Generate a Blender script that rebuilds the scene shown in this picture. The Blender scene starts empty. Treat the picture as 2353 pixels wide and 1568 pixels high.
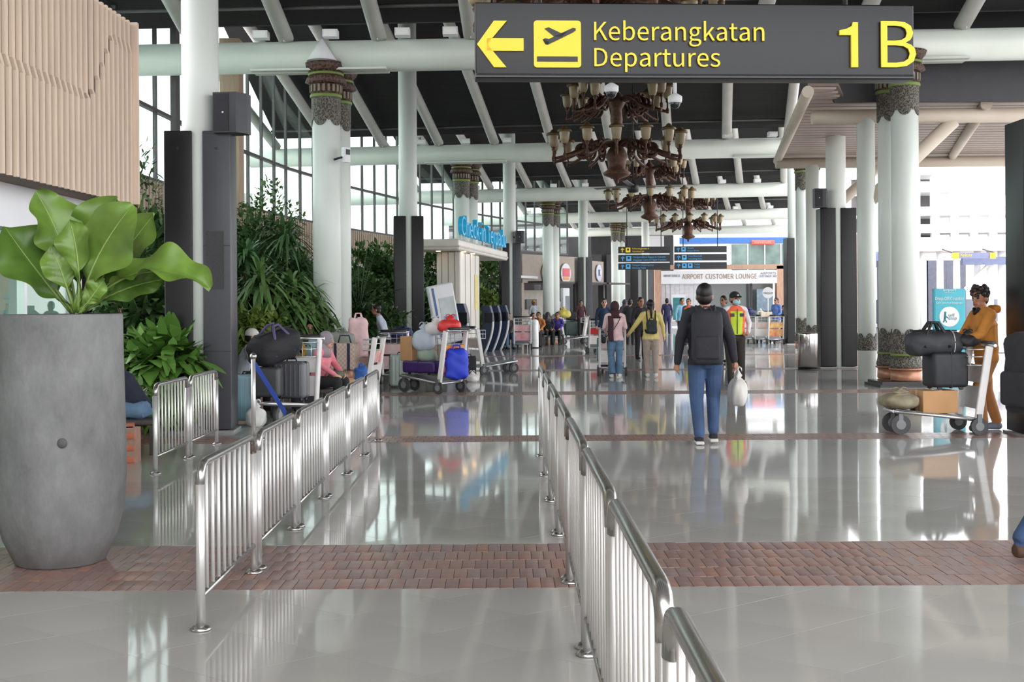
import bpy, math, random
import numpy as np
from mathutils import Vector, Matrix, Euler
random.seed(7); np.random.seed(7)
SC = bpy.context.scene
COL = SC.collection
PI = math.pi

# ------------------------------------------------------------------ camera
F, H, CX, CY = 2800.0, 1.6, 1160.0, 695.0
ROLL = math.radians(0.40)
cd = bpy.data.cameras.new('camera'); cam = bpy.data.objects.new('camera', cd); COL.objects.link(cam)
cd.sensor_fit = 'HORIZONTAL'; cd.sensor_width = 36.0
cd.lens = 36.0 * F / 2353.0
cd.shift_x = (1176.5 - CX) / 2353.0
cd.shift_y = (CY - 784.0) / 2353.0
cd.clip_start = 0.05; cd.clip_end = 900
cam.location = (0, 0, H); cam.rotation_euler = (PI / 2, ROLL, 0)
SC.camera = cam

# ------------------------------------------------------------------ light: a bright overcast sky
wd = bpy.data.worlds.new('overcast_sky'); SC.world = wd; wd.use_nodes = True
nt = wd.node_tree; bg = nt.nodes['Background']
bg.inputs['Color'].default_value = (0.965, 0.98, 1.0, 1); bg.inputs['Strength'].default_value = 3.0
SC.view_settings.view_transform = 'Standard'; SC.view_settings.look = 'None'
SC.view_settings.gamma = 1.0; SC.view_settings.use_curve_mapping = False
SC.view_settings.exposure = 0.42
SC.cycles.use_denoising = True
SC.cycles.max_bounces = 7; SC.cycles.diffuse_bounces = 4; SC.cycles.glossy_bounces = 4; SC.cycles.use_adaptive_sampling = True; SC.cycles.adaptive_threshold = 0.05
SC.cycles.transparent_max_bounces = 16; SC.cycles.caustics_reflective = False; SC.cycles.caustics_refractive = False
SC.cycles.sample_clamp_indirect = 8.0

# ------------------------------------------------------------------ picking points of the hall from the photograph
def _un(px, py):
    u, v = px - CX, py - CY; c, s = math.cos(ROLL), math.sin(ROLL)
    return u * c - v * s, u * s + v * c
def W(px, py, Y):
    u, v = _un(px, py); return Vector((u * Y / F, Y, H - v * Y / F))
def G(px, py):
    u, v = _un(px, py); Y = F * H / v; return Vector((u * Y / F, Y, 0))
def XA(px, Y, py=760): return W(px, py, Y).x
def ZA(px, py, Y): return W(px, py, Y).z

# ------------------------------------------------------------------ materials
_M = {}
def lin(c): return tuple(((x / 255.0) / 12.92 if x / 255.0 <= .04045 else ((x / 255.0 + .055) / 1.055) ** 2.4) for x in c)
def M(name, rgb, rough=.5, metal=0., var=.10, scale=5., bump=0., bscale=60., coat=0., emit=None, es=1., spec=.5, kind='noise', col2=None, stretch=None, sub=0.):
    if name in _M: return _M[name]
    m = bpy.data.materials.new(name); m.use_nodes = True; n = m.node_tree.nodes; l = m.node_tree.links
    b = n['Principled BSDF']; c = lin(rgb)
    tc = n.new('ShaderNodeTexCoord'); mp = n.new('ShaderNodeMapping'); l.new(tc.outputs['Object'], mp.inputs['Vector'])
    if stretch: mp.inputs['Scale'].default_value = stretch
    if kind == 'voronoi':
        tx = n.new('ShaderNodeTexVoronoi'); tx.inputs['Scale'].default_value = scale; fac = tx.outputs['Distance']
    elif kind == 'wave':
        tx = n.new('ShaderNodeTexWave'); tx.inputs['Scale'].default_value = scale; tx.inputs['Distortion'].default_value = 3; fac = tx.outputs['Fac']
    elif kind == 'checker':
        tx = n.new('ShaderNodeTexChecker'); tx.inputs['Scale'].default_value = scale; fac = tx.outputs['Fac']
    else:
        tx = n.new('ShaderNodeTexNoise'); tx.inputs['Scale'].default_value = scale; tx.inputs['Detail'].default_value = 2; fac = tx.outputs['Fac']
    l.new(mp.outputs['Vector'], tx.inputs['Vector'])
    rp = n.new('ShaderNodeValToRGB'); l.new(fac, rp.inputs['Fac'])
    c2 = lin(col2) if col2 else tuple(min(1, x * (1 + var)) for x in c)
    c1 = c if col2 else tuple(x * (1 - var) for x in c)
    e = rp.color_ramp.elements; e[0].position = .3; e[1].position = .7
    if kind == 'checker': rp.color_ramp.interpolation = 'CONSTANT'
    e[0].color = (*c1, 1); e[1].color = (*c2, 1)
    l.new(rp.outputs['Color'], b.inputs['Base Color'])
    b.inputs['Roughness'].default_value = rough; b.inputs['Metallic'].default_value = metal
    b.inputs['Specular IOR Level'].default_value = spec
    if coat: b.inputs['Coat Weight'].default_value = coat; b.inputs['Coat Roughness'].default_value = .05
    if sub: b.inputs['Subsurface Weight'].default_value = sub
    if bump:
        t2 = n.new('ShaderNodeTexNoise') if kind != 'voronoi' else tx
        if t2 is not tx: t2.inputs['Scale'].default_value = bscale; t2.inputs['Detail'].default_value = 1; l.new(mp.outputs['Vector'], t2.inputs['Vector'])
        bp = n.new('ShaderNodeBump'); bp.inputs['Strength'].default_value = bump; bp.inputs['Distance'].default_value = .02
        l.new(t2.outputs[0], bp.inputs['Height']); l.new(bp.outputs['Normal'], b.inputs['Normal'])
    if emit:
        b.inputs['Emission Color'].default_value = (*lin(emit), 1); b.inputs['Emission Strength'].default_value = es
    _M[name] = m; return m
def glass(name, tint=(235, 245, 242), gloss=.12, rough=.0):
    if name in _M: return _M[name]
    m = bpy.data.materials.new(name); m.use_nodes = True; n = m.node_tree.nodes; l = m.node_tree.links
    n.remove(n['Principled BSDF']); out = n['Material Output']
    tr = n.new('ShaderNodeBsdfTransparent'); gl = n.new('ShaderNodeBsdfGlossy'); mx = n.new('ShaderNodeMixShader'); fr = n.new('ShaderNodeLayerWeight'); fr.inputs['Blend'].default_value = .5; pw = n.new('ShaderNodeMath'); pw.operation = 'POWER'; pw.inputs[1].default_value = 5; ma = n.new('ShaderNodeMath'); ma.operation = 'MULTIPLY_ADD'; ma.inputs[1].default_value = .7; ma.inputs[2].default_value = .04
    nz = n.new('ShaderNodeTexNoise'); nz.inputs['Scale'].default_value = 2
    rp = n.new('ShaderNodeValToRGB'); l.new(nz.outputs['Fac'], rp.inputs['Fac']); c = lin(tint)
    rp.color_ramp.elements[0].color = (*[x * .97 for x in c], 1); rp.color_ramp.elements[1].color = (*c, 1)
    l.new(rp.outputs['Color'], tr.inputs['Color']); gl.inputs['Roughness'].default_value = rough
    l.new(fr.outputs['Facing'], pw.inputs[0]); l.new(pw.outputs[0], ma.inputs[0]); l.new(ma.outputs[0], mx.inputs[0]); l.new(tr.outputs[0], mx.inputs[1]); l.new(gl.outputs[0], mx.inputs[2]); l.new(mx.outputs[0], out.inputs['Surface'])
    _M[name] = m; return m

WHITE = M('painted_steel_white', (226, 231, 225), .38, var=.03, scale=1.5)
BEAMW = M('painted_steel_beam', (214, 219, 210), .42, var=.05, scale=1.2)
RAFT = M('painted_steel_rafter', (205, 203, 198), .5, var=.06, scale=2)
BEIGEST = M('painted_steel_beige', (205, 192, 176), .5, var=.05, scale=2)
BLACKROOF = M('black_roof_lining', (24, 23, 24), .75, var=.35, scale=3, stretch=(.3, 4, 1))
CLAD = M('grey_lit_cladding_and_trim', (66, 67, 72), .35, var=.10, scale=2, spec=.4)
CLADB = M('black_cladding', (23, 22, 24), .35, var=.15, scale=2, spec=.35)
STEEL = M('brushed_stainless', (226, 224, 222), .38, metal=.7, var=.06, scale=4, stretch=(1, 1, .1))
STEELM = M('polished_stainless', (176, 174, 170), .24, metal=.9, var=.06, scale=4)
BARW = M('satin_steel_bar', (228, 225, 222), .42, metal=.5, var=.04, scale=4)
TILE = M('polished_floor_tile', (170, 168, 163), .05, var=.05, scale=1.1, spec=.2, bump=.006, bscale=3)
FLOORB = M('polished_floor', (178, 176, 173), .055, var=.06, scale=.9, spec=.22, bump=.010, bscale=2.2)
GROUT = M('floor_grout', (128, 126, 122), .6, var=.1, scale=30)
CARVE = M('carved_dark_ornament', (50, 46, 42), .6, kind='voronoi', scale=34, col2=(116, 110, 100), bump=.7)
CARVER = M('carved_red_ornament', (58, 34, 30), .6, kind='voronoi', scale=22, col2=(98, 74, 62), bump=.8)
GREENR = M('green_paint', (112, 130, 66), .5)
COPPER = M('copper_base', (172, 122, 96), .35, metal=.3, var=.12, scale=6)
BLACKST = M('black_stone', (28, 26, 25), .25, var=.2, scale=12)
RUST = M('chandelier_bronze', (84, 54, 40), .5, metal=.35, var=.4, scale=14, bump=.3)
LANT = M('lantern_glass', (158, 140, 110), .35, var=.12, scale=6)
LCAP = M('lantern_cap', (112, 92, 62), .5, metal=.4, var=.25, scale=9)
FLUTE = M('fluted_timber_panel', (214, 192, 172), .55, var=.06, scale=3, stretch=(4, 4, .6))
FLUTEB = M('fluted_panel_backing', (104, 86, 74), .7, var=.08, scale=4)  # dark brown stands in for the shade between the flutes
WALLB = M('beige_fluted_wall', (196, 178, 160), .6, var=.06, scale=2)
CREAM = M('cream_laminate', (225, 218, 208), .35, var=.04, scale=2)
OFFW = M('offwhite_paint', (232, 232, 235), .5, var=.03, scale=2)
CONC = M('cast_concrete', (113, 113, 113), .65, var=.36, scale=3.2, bump=.15, bscale=30, stretch=(1, 1, .55))
for _n in CONC.node_tree.nodes:
    if _n.type == 'TEX_NOISE' and _n.inputs['Scale'].default_value < 10: _n.inputs['Detail'].default_value = 9; _n.inputs['Roughness'].default_value = .72
BRICKO = M('orange_brick', (190, 108, 82), .7, var=.18, scale=9, bump=.3, bscale=40)
BRICKS = [M('paver_brick_%d' % i, c, .3, var=.16, scale=14, spec=.5) for i, c in enumerate([(142, 115, 108), (147, 117, 108), (135, 111, 106), (152, 117, 104), (141, 120, 117)])]
PAVEJ = M('paver_joint', (138, 114, 107), .6, var=.12, scale=20)
SIGNB = M('sign_charcoal', (21, 21, 24), .4, var=.05, scale=2)
SIGNY = M('sign_yellow', (244, 208, 44), .45, var=.03, scale=3, emit=(244, 208, 44), es=.10)
SIGNC = M('sign_blue', (70, 160, 215), .45, var=.04, emit=(70, 160, 215), es=.15)
LETB = M('cyan_letter', (40, 160, 205), .35, var=.06, emit=(40, 160, 205), es=.2)
BLKP = M('black_plastic', (26, 26, 28), .45, var=.15, scale=12)
RUBBER = M('grey_rubber', (70, 70, 72), .6, var=.15)
NAVY = M('navy_plastic', (26, 44, 78), .3, var=.1, coat=.3)
BLUEP = M('blue_stripe', (30, 84, 150), .35)
GLASS = glass('clear_glazing')
GLASSG = glass('green_glazing', (205, 225, 215))
GLASSD = glass('dark_glazing', (120, 135, 135))
MULL = M('dark_mullion', (78, 76, 76), .5, var=.1)
LEAFB = M('broad_leaf', (100, 130, 52), .36, var=.32, scale=5, spec=.5, sub=.0)
LEAFD = M('dark_leaf', (66, 96, 52), .45, var=.4, scale=1.2)
LEAFM = M('mid_leaf', (92, 124, 68), .45, var=.35, scale=1.5)
LEAFP = M('palm_leaf', (80, 116, 72), .42, var=.35, scale=1.5)
STEM = M('plant_stem', (110, 92, 66), .7, var=.25, scale=10)
SOIL = M('dark_soil', (62, 48, 38), .9, var=.3, scale=15, bump=.5)
CARD = M('cardboard', (196, 150, 104), .75, var=.08, scale=4)
TAPE = M('packing_tape', (222, 200, 168), .35)
REDB = M('red_plastic_bag', (222, 58, 58), .4, var=.12, scale=6)
WHITB = M('white_plastic_bag', (226, 222, 222), .4, var=.06, scale=6)
ALU = M('brushed_aluminium', (214, 214, 216), .35, metal=.85, var=.05)
ADR = M('red_advert_print', (214, 88, 84), .4, var=.2, scale=7, col2=(240, 214, 208))
ADY = M('yellow_advert_print', (226, 190, 60), .4, var=.2, scale=7)
ADW = M('white_advert_print', (236, 232, 230), .4, var=.05)

# ------------------------------------------------------------------ mesh helpers
def tag(o, label=None, cat=None, group=None, kind=None):
    if label: o['label'] = label
    if cat: o['category'] = cat
    if group: o['group'] = group
    if kind: o['kind'] = kind
    return o
def empty(name, loc, rz=0, label=None, cat=None, group=None, scale=1):
    o = bpy.data.objects.new(name, None); COL.objects.link(o); o.location = loc; o.rotation_euler = (0, 0, rz); o.empty_display_size = .1
    o.scale = (scale,) * 3
    return tag(o, label, cat, group)
def frame_of(d):
    d = Vector(d).normalized(); up = Vector((0, 0, 1)) if abs(d.z) < .95 else Vector((1, 0, 0))
    a = d.cross(up).normalized(); b = a.cross(d).normalized(); return a, b
class MB:
    def __init__(s): s.v = []; s.f = []; s.m = []; s.sm = []
    def add(s, vs, fs, mi=0, smooth=False):
        o = len(s.v); s.v += [tuple(x) for x in vs]; s.f += [tuple(i + o for i in f) for f in fs]; s.m += [mi] * len(fs); s.sm += [smooth] * len(fs); return s
    def box(s, c, d, mi=0, rz=0, rot=None):
        x, y, z = d[0] / 2, d[1] / 2, d[2] / 2
        vs = [Vector((i * x, j * y, k * z)) for i in (-1, 1) for j in (-1, 1) for k in (-1, 1)]
        R = rot.to_matrix() if rot else Matrix.Rotation(rz, 3, 'Z')
        vs = [R @ v + Vector(c) for v in vs]
        return s.add(vs, [(0, 1, 3, 2), (4, 6, 7, 5), (0, 4, 5, 1), (2, 3, 7, 6), (0, 2, 6, 4), (1, 5, 7, 3)], mi)
    def prism(s, pts, z0, z1, mi=0):
        n = len(pts); vs = [(p[0], p[1], z0) for p in pts] + [(p[0], p[1], z1) for p in pts]
        return s.add(vs, [tuple(range(n))[::-1], tuple(range(n, 2 * n))] + [(i, (i + 1) % n, n + (i + 1) % n, n + i) for i in range(n)], mi)
    def path(s, pts, r, n=10, mi=0, cap=True, flat=1., smooth=True):
        pts = [Vector(p) for p in pts]; rs = r if isinstance(r, (list, tuple)) else [r] * len(pts); vs = []; fs = []
        a = None
        for i, p in enumerate(pts):
            d = (pts[min(i + 1, len(pts) - 1)] - pts[max(i - 1, 0)])
            if a is None: a, b = frame_of(d)
            else:
                d.normalize(); a = (a - d * a.dot(d)); a = a.normalized() if a.length > 1e-6 else frame_of(d)[0]; b = a.cross(d).normalized()
            for k in range(n):
                t = 2 * PI * k / n; vs.append(p + a * math.cos(t) * rs[i] + b * math.sin(t) * rs[i] * flat)
        for i in range(len(pts) - 1):
            for k in range(n): fs.append((i * n + k, i * n + (k + 1) % n, (i + 1) * n + (k + 1) % n, (i + 1) * n + k))
        s.add(vs, fs, mi, smooth)
        if cap:
            o = len(s.v) - len(vs); s.f += [tuple(o + k for k in range(n))[::-1], tuple(o + (len(pts) - 1) * n + k for k in range(n))]; s.m += [mi] * 2; s.sm += [False] * 2
        return s
    def lathe(s, prof, c=(0, 0, 0), n=32, mi=0, smooth=True, mis=None):
        vs = []; fs = []; c = Vector(c)
        for r, z in prof:
            for k in range(n): t = 2 * PI * k / n; vs.append(c + Vector((r * math.cos(t), r * math.sin(t), z)))
        for i in range(len(prof) - 1):
            for k in range(n): fs.append((i * n + k, i * n + (k + 1) % n, (i + 1) * n + (k + 1) % n, (i + 1) * n + k))
        s.add(vs, fs, mi, smooth); o = len(s.v) - len(vs)
        s.f += [tuple(o + k for k in range(n))[::-1], tuple(o + (len(prof) - 1) * n + k for k in range(n))]; s.m += [mi] * 2; s.sm += [False] * 2
        return s
    def ell(s, c, r, nu=16, nv=10, mi=0, R=None):
        c = Vector(c); vs = []; fs = []
        for j in range(nv + 1):
            ph = PI * j / nv
            for k in range(nu):
                t = 2 * PI * k / nu; v = Vector((r[0] * math.sin(ph) * math.cos(t), r[1] * math.sin(ph) * math.sin(t), r[2] * math.cos(ph)))
                vs.append(c + (R @ v if R else v))
        for j in range(nv):
            for k in range(nu): fs.append((j * nu + k, (j + 1) * nu + k, (j + 1) * nu + (k + 1) % nu, j * nu + (k + 1) % nu))
        return s.add(vs, fs, mi, True)
    def rbox(s, c, d, r, n=5, mi=0, rz=0, rot=None, noise=0.):
        hx = [x / 2 for x in d]; r = min(r, min(hx) * .98); core = [h - r for h in hx]; c = Vector(c); vs = []; fs = []; idx = {}
        R = rot.to_matrix() if rot else Matrix.Rotation(rz, 3, 'Z')
        def vert(p):
            key = tuple(round(x, 5) for x in p)
            if key in idx: return idx[key]
            q = Vector([p[i] * hx[i] for i in range(3)]); k = Vector([max(-core[i], min(core[i], q[i])) for i in range(3)])
            dd = q - k
            w = k + dd.normalized() * r if dd.length > 1e-9 else q
            if noise: w += Vector((math.sin(w.y * 23 + w.z * 31), math.sin(w.z * 27 + w.x * 19), math.sin(w.x * 29 + w.y * 17))) * noise
            vs.append(R @ w + c); idx[key] = len(vs) - 1; return idx[key]
        gr = []
        for i in range(n + 1):
            t = i / n; gr.append(-1 + 2 * t)
        rel = [r / h for h in hx]
        def g(ax):  # denser toward the rounded edges
            q = rel[ax]; base = [-1, -1 + q * .3, -1 + q * .65, -1 + q, 0, 1 - q, 1 - q * .65, 1 - q * .3, 1]
            if noise: base = [-1, -1 + q * .4, -1 + q, -.5 * (1 - q), 0, .5 * (1 - q), 1 - q, 1 - q * .4, 1]
            return base
        for ax in range(3):
            u, w = (ax + 1) % 3, (ax + 2) % 3; gu, gw = g(u), g(w)
            for sg in (-1, 1):
                for i in range(len(gu) - 1):
                    for j in range(len(gw) - 1):
                        q = []
                        for (a, b) in ((i, j), (i + 1, j), (i + 1, j + 1), (i, j + 1)):
                            p = [0, 0, 0]; p[ax] = sg; p[u] = gu[a]; p[w] = gw[b]; q.append(vert(p))
                        fs.append(tuple(q) if sg > 0 else tuple(q[::-1]))
        return s.add(vs, fs, mi, True)
    def build(s, name, mats, parent=None, loc=None, rz=0, rot=None, **kw):
        me = bpy.data.meshes.new(name); me.from_pydata(s.v, [], s.f)
        for m in (mats if isinstance(mats, (list, tuple)) else [mats]): me.materials.append(m)
        if any(s.m): me.polygons.foreach_set('material_index', s.m)
        me.polygons.foreach_set('use_smooth', s.sm); me.update()
        o = bpy.data.objects.new(name, me); COL.objects.link(o)
        if parent: o.parent = parent
        if loc is not None: o.location = loc
        if rz: o.rotation_euler = (0, 0, rz)
        if rot: o.rotation_euler = rot
        return tag(o, **kw)
def inst(src, name=None, parent=None, loc=None, rz=None, rot=None, scale=None):
    o = src.copy(); COL.objects.link(o)
    if name: o.name = name
    o.parent = parent
    if loc is not None: o.location = loc
    if rz is not None: o.rotation_euler = (0, 0, rz)
    if rot is not None: o.rotation_euler = rot
    if scale is not None: o.scale = scale
    return o
def copy_tree(o, parent=None):
    c = o.copy(); COL.objects.link(c); c.parent = parent
    for ch in list(o.children): copy_tree(ch, c)
    return c
import os
FONT = None
try:
    _fp = os.path.join(bpy.utils.system_resource('DATAFILES', path='fonts'), 'Noto Sans CJK Regular.woff2')
    FONT = bpy.data.fonts.load(_fp)
except Exception: FONT = None
TMP = bpy.data.scenes.new('bench')
def baked(o):
    """mesh of an object with its modifiers applied, evaluated in a small scene of its own"""
    TMP.collection.objects.link(o); vl = TMP.view_layers[0]; vl.update(); dg = vl.depsgraph; dg.update()
    me = bpy.data.meshes.new_from_object(o.evaluated_get(dg)); TMP.collection.objects.unlink(o); return me
def _glyphs(name, body, size, mat, ext, align, shear=0.):
    cu = bpy.data.curves.new(name, 'FONT'); cu.body = body
    if FONT: cu.font = FONT
    cu.size = size; cu.extrude = ext; cu.align_x = align; cu.resolution_u = 3; cu.shear = shear
    t = bpy.data.objects.new(name, cu); me = baked(t); bpy.data.objects.remove(t); bpy.data.curves.remove(cu)
    me.materials.clear(); me.materials.append(mat); return me
_h = _glyphs('cap', 'H', 1, WHITE, 0, 'LEFT'); CAPH = max(v.co.y for v in _h.vertices) - min(v.co.y for v in _h.vertices); bpy.data.meshes.remove(_h)
def text(name, body, size, mat, parent=None, loc=(0, 0, 0), rot=(PI / 2, 0, 0), ext=.004, width=None, align='LEFT', **kw):
    """size = cap height / 0.7"""
    me = _glyphs(name, body, size * .7 / CAPH, mat, ext, align)
    o = bpy.data.objects.new(name, me); COL.objects.link(o); o.parent = parent; o.location = loc; o.rotation_euler = rot
    if width:
        xs = [v.co.x for v in me.vertices]; w = max(xs) - min(xs)
        if w > 0: o.scale = (width / w, 1, 1)
    return tag(o, **kw)
def letters(body, size, mat, parent, loc, rot, ext, width):
    """every raised letter is an object of its own"""
    sz = size * .7 / CAPH; full = _glyphs('letter', body, sz, mat, ext, 'LEFT'); w = max(v.co.x for v in full.vertices); bpy.data.meshes.remove(full); R = Euler(rot).to_matrix(); k = width / w
    for i, ch in enumerate(body):
        if ch == ' ': continue
        me = _glyphs('letter', ch, sz, mat, ext, 'LEFT'); x0 = 0.
        if i:
            pre = _glyphs('letter', body[:i] + 'H', sz, mat, ext, 'LEFT'); hh = _glyphs('letter', 'H', sz, mat, ext, 'LEFT'); x0 = max(v.co.x for v in pre.vertices) - max(v.co.x for v in hh.vertices); bpy.data.meshes.remove(pre); bpy.data.meshes.remove(hh)
        o = bpy.data.objects.new('letter', me); COL.objects.link(o); o.parent = parent; o.location = Vector(loc) + R @ Vector((x0 * k, 0, 0)); o.rotation_euler = rot; o.scale = (k, 1, 1)
def along(pts, t):
    """point at fraction t of a polyline"""
    L = [(pts[i + 1] - pts[i]).length for i in range(len(pts) - 1)]; d = t * sum(L)
    for i, s in enumerate(L):
        if d <= s or i == len(L) - 1: return pts[i].lerp(pts[i + 1], min(1, d / s)), (pts[i + 1] - pts[i]).normalized()
        d -= s
# ================================================================== FLOOR
fl = MB().box((2, 44, -.054), (40, 110, .1)).build('floor', FLOORB); tag(fl, kind='structure')
fl.location = (0, 0, 0)
# bottom slab ends at z=-0.004; polished surface further away is a second skin flush with the tiles
BANDS = [(6.82, 8.07), (13.98, 14.62), (20.95, 21.75), (28.1, 28.9), (35.6, 36.4)]
FARY = 11.0
def skin(y0, y1, x0=-12, x1=18):
    return MB().box(((x0 + x1) / 2, (y0 + y1) / 2, -.003), (x1 - x0, y1 - y0, .006))
prev = FARY
for i, (a, b) in enumerate([b for b in BANDS if b[0] > FARY] + [(96, 97)]):
    skin(prev, a).build('polished_slab', FLOORB, fl); prev = b
# rhombic tiles of the foreground
def clip(poly, axis, val, keep_gt):
    out = []
    for i in range(len(poly)):
        p, q = poly[i], poly[(i + 1) % len(poly)]; ip = (p[axis] > val) == keep_gt; iq = (q[axis] > val) == keep_gt
        if ip: out.append(p)
        if ip != iq:
            t = (val - p[axis]) / (q[axis] - p[axis]); out.append((p[0] + (q[0] - p[0]) * t, p[1] + (q[1] - p[1]) * t))
    return out
K = 1.348; dc = .672
segs = [(1.2, 6.815), (8.075, FARY)]
rt = random.Random(3)
for i in range(-14, 24):
    for j in range(-14, 24):
        c0, d0 = 4.284 + dc * i, 4.150 + dc * j
        nd = lambda c, d: ((c - d) / 2 * K, (c + d) / 2)
        q = [nd(c0, d0), nd(c0 + dc, d0), nd(c0 + dc, d0 + dc), nd(c0, d0 + dc)]
        cxm = sum(p[0] for p in q) / 4; cym = sum(p[1] for p in q) / 4
        if cym < .9 or cym > FARY + .4 or cxm < -.47 * cym - 1.6 or cxm > .47 * cym + 1.6: continue
        q = [(cxm + (p[0] - cxm) * .9965, cym + (p[1] - cym) * .9965) for p in q]
        for (a, b) in segs:
            p = clip(clip(q, 1, a, True), 1, b, False)
            if len(p) < 3: continue
            p = [(x - cxm, y - cym) for x, y in p]
            o = MB().prism(p, -.006, 0).build('tile', TILE, fl, loc=(cxm, cym, 0))
            o.rotation_euler = (rt.uniform(-1, 1) * .0011, rt.uniform(-1, 1) * .0011, 0)
# brick pavers
bw, rows = .0775, 5
for bi, (a, b) in enumerate(BANDS):
    base = MB().box((2, (a + b) / 2, -.008), (30, b - a, .008)).build('trim_%d' % (bi + 1), PAVEJ); tag(base, kind='structure')
    bl = (b - a) / (rows if bi == 0 else 3)
    if bi == 0:
        protos = []
        for bm in BRICKS:
            protos.append(bm)
        me0 = []
        for bm in BRICKS:
            o = MB().rbox((0, 0, 0), (bw - .0035, bl - .004, .02), .002).build('brick', bm); me0.append(o.data); bpy.data.objects.remove(o)
        rest = MB()
        for r in range(rows):
            for c in range(-62, 66):
                x = (c + (.5 if r % 2 else 0)) * bw; y = a + (r + .5) * bl; z = -.0095 + rt.uniform(-.0012, .0012); mi = rt.choice([0, 0, 1, 1, 2, 3, 4])
                if abs(x) < 2.32:
                    o = bpy.data.objects.new('brick', me0[mi]); COL.objects.link(o); o.parent = base; o.location = (x, y, z)
                    o.rotation_euler = (rt.uniform(-.006, .006), rt.uniform(-.008, .008), 0)
                else: rest.box((x, y, z), (bw - .0035, bl - .004, .02), mi)
        rest.build('brick_paving', BRICKS, base, kind='stuff')
    else:
        rest = MB(); 
        for r in range(3):
            for c in range(-80, 130): rest.box(((c + .5 * (r % 2)) * .1, a + (r + .5) * bl, -.009), (.094, bl - .01, .02), rt.choice([0, 0, 1, 2, 3, 4]))
        rest.build('brick_paving', BRICKS, base, kind='stuff')

# ================================================================== ROOF
ZB, RB = 6.32, .30
# beams: (left x, left y, right x, right y)
BEAMS = [(-8.0, 8.0, 11.0, 7.2), (-7.6, 23.55, 11.6, 22.45), (-8.2, 39.5, 8.95, 37.5), (-8.0, 55.3, 12.1, 51.7), (-3.5, 70.0, 15.6, 66.3), (0, 84.0, 19, 80.0)]
lab = ['white tubular roof beam directly above the viewer, out of frame', 'nearest white tubular roof beam running behind the big departures sign', 'second white tubular roof beam, ending left of the beige canopy', 'third white tubular roof beam, level with the bottom of the big chandelier', 'fourth white tubular roof beam, behind the second chandelier', 'farthest white tubular roof beam above the blue striped building']
for i, (x0, y0, x1, y1) in enumerate(BEAMS):
    e = empty('roof_beam', (0, 0, 0), 0, lab[i], 'beam')
    MB().path([(x0, y0, ZB), (x1, y1, ZB)], RB, 24).build('beam_tube', BEAMW, e)
    d = Vector((x1 - x0, y1 - y0, 0)).normalized()
    for cxx in ((-3.5, 7.3) if i == 1 else ((-1.2, 8.4) if i == 2 else ())):
        t = (cxx - x0) / (x1 - x0); yy = y0 + (y1 - y0) * t
        MB().box((cxx, yy, ZB - .27), (2.6, .5, .04), rz=math.atan2(d.y, d.x)).build('cap_plate', BEAMW, e)
def bl_pt(i, x):
    x0, y0, x1, y1 = BEAMS[i]; return y0 + (y1 - y0) * (x - x0) / (x1 - x0)
ZE, ZR = 6.95, 9.6
raf_me = {}
def slope_y(i, x): return bl_pt(i, x)
# spacing of rafters on each beam follows the photograph (about 1.8 m)
for i in range(len(BEAMS)):
    x0, _, x1, _ = BEAMS[i]
    def ridge(x):
        if i == 0: return bl_pt(0, x) - 8
        return (bl_pt(i - 1, x) + bl_pt(i, x)) / 2
    L = [-9, -7.9, -7.35, -3.7, .9, 4.5][i]; LR = [-9, -8, -7.6, -5.2, -1.2, 2.8, 6][i]; LN = [-8, -7.6, -5.2, -1.2, 2.8, 6][i]
    R = x1 + (.0 if i > 1 else 1.0)
    if i == 0: R = 12
    # far-falling slope (the one seen) and the near slope behind it
    mb = MB(); dz = .12
    p = [(LR, ridge(LR), ZR), (R, ridge(R), ZR), (R, bl_pt(i, R), ZE), (L, bl_pt(i, L), ZE)]
    mb.add([Vector(q) for q in p] + [Vector(q) + Vector((0, 0, dz)) for q in p], [(0, 1, 2, 3), (7, 6, 5, 4), (0, 4, 5, 1), (1, 5, 6, 2), (2, 6, 7, 3), (3, 7, 4, 0)])
    c = mb.build('ceiling', BLACKROOF); tag(c, kind='structure')
    if i < len(BEAMS) - 1:
        nr = lambda x: (bl_pt(i, x) + bl_pt(i + 1, x)) / 2
        L2, R2 = L, R
        p = [(L2, bl_pt(i, L2) + .1, ZE), (R2, bl_pt(i, R2) + .1, ZE), (R2, nr(R2), ZR), (LN, nr(LN), ZR)]
        mb = MB().add([Vector(q) for q in p] + [Vector(q) + Vector((0, 0, dz)) for q in p], [(0, 1, 2, 3), (7, 6, 5, 4), (0, 4, 5, 1), (1, 5, 6, 2), (2, 6, 7, 3), (3, 7, 4, 0)])
        c2 = mb.build('ceiling', BLACKROOF); tag(c2, kind='structure')
    # rafters + the purlin line and brackets
    if i == 0: xs = [-6 + 1.8 * k for k in range(9)]
    elif i == 1: xs = [W(px, 90, 23.2).x for px in (10, 225, 437, 655, 870, 1083, 1300, 1515, 1735, 1960, 2182)]
    elif i == 2: xs = [W(px, 330, 38.6).x for px in (625, 752, 878, 1008, 1136, 1266, 1398, 1528, 1658, 1792)]
    elif i == 3: xs = [W(px, 430, 53.5).x for px in (955, 1040, 1127, 1216, 1306, 1398, 1494, 1590, 1685, 1780)]
    else: xs = [L + .3 + 1.85 * k for k in range(8)]
    head = [.02, .05, .17, .24, .30, .35][i]
    for k, x in enumerate(xs):
        yb = bl_pt(i, x); yr = ridge(x); top = Vector((x - head * (yb - yr), yr, ZR - .25)); bot = Vector((x, yb - .05, ZE - .28))
        MB().path([top, bot], .15, 14).build('rafter', RAFT, c)
        if i in (1, 2): MB().box((x, yb - .2, ZB + .42), (.02, .18, .34)).build('bracket_plate', RAFT, c)
    MB().path([(L, bl_pt(i, L) - .9, ZE + .1), (R, bl_pt(i, R) - .9, ZE + .1)], .035, 8).build('conduit', MULL, c)
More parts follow.
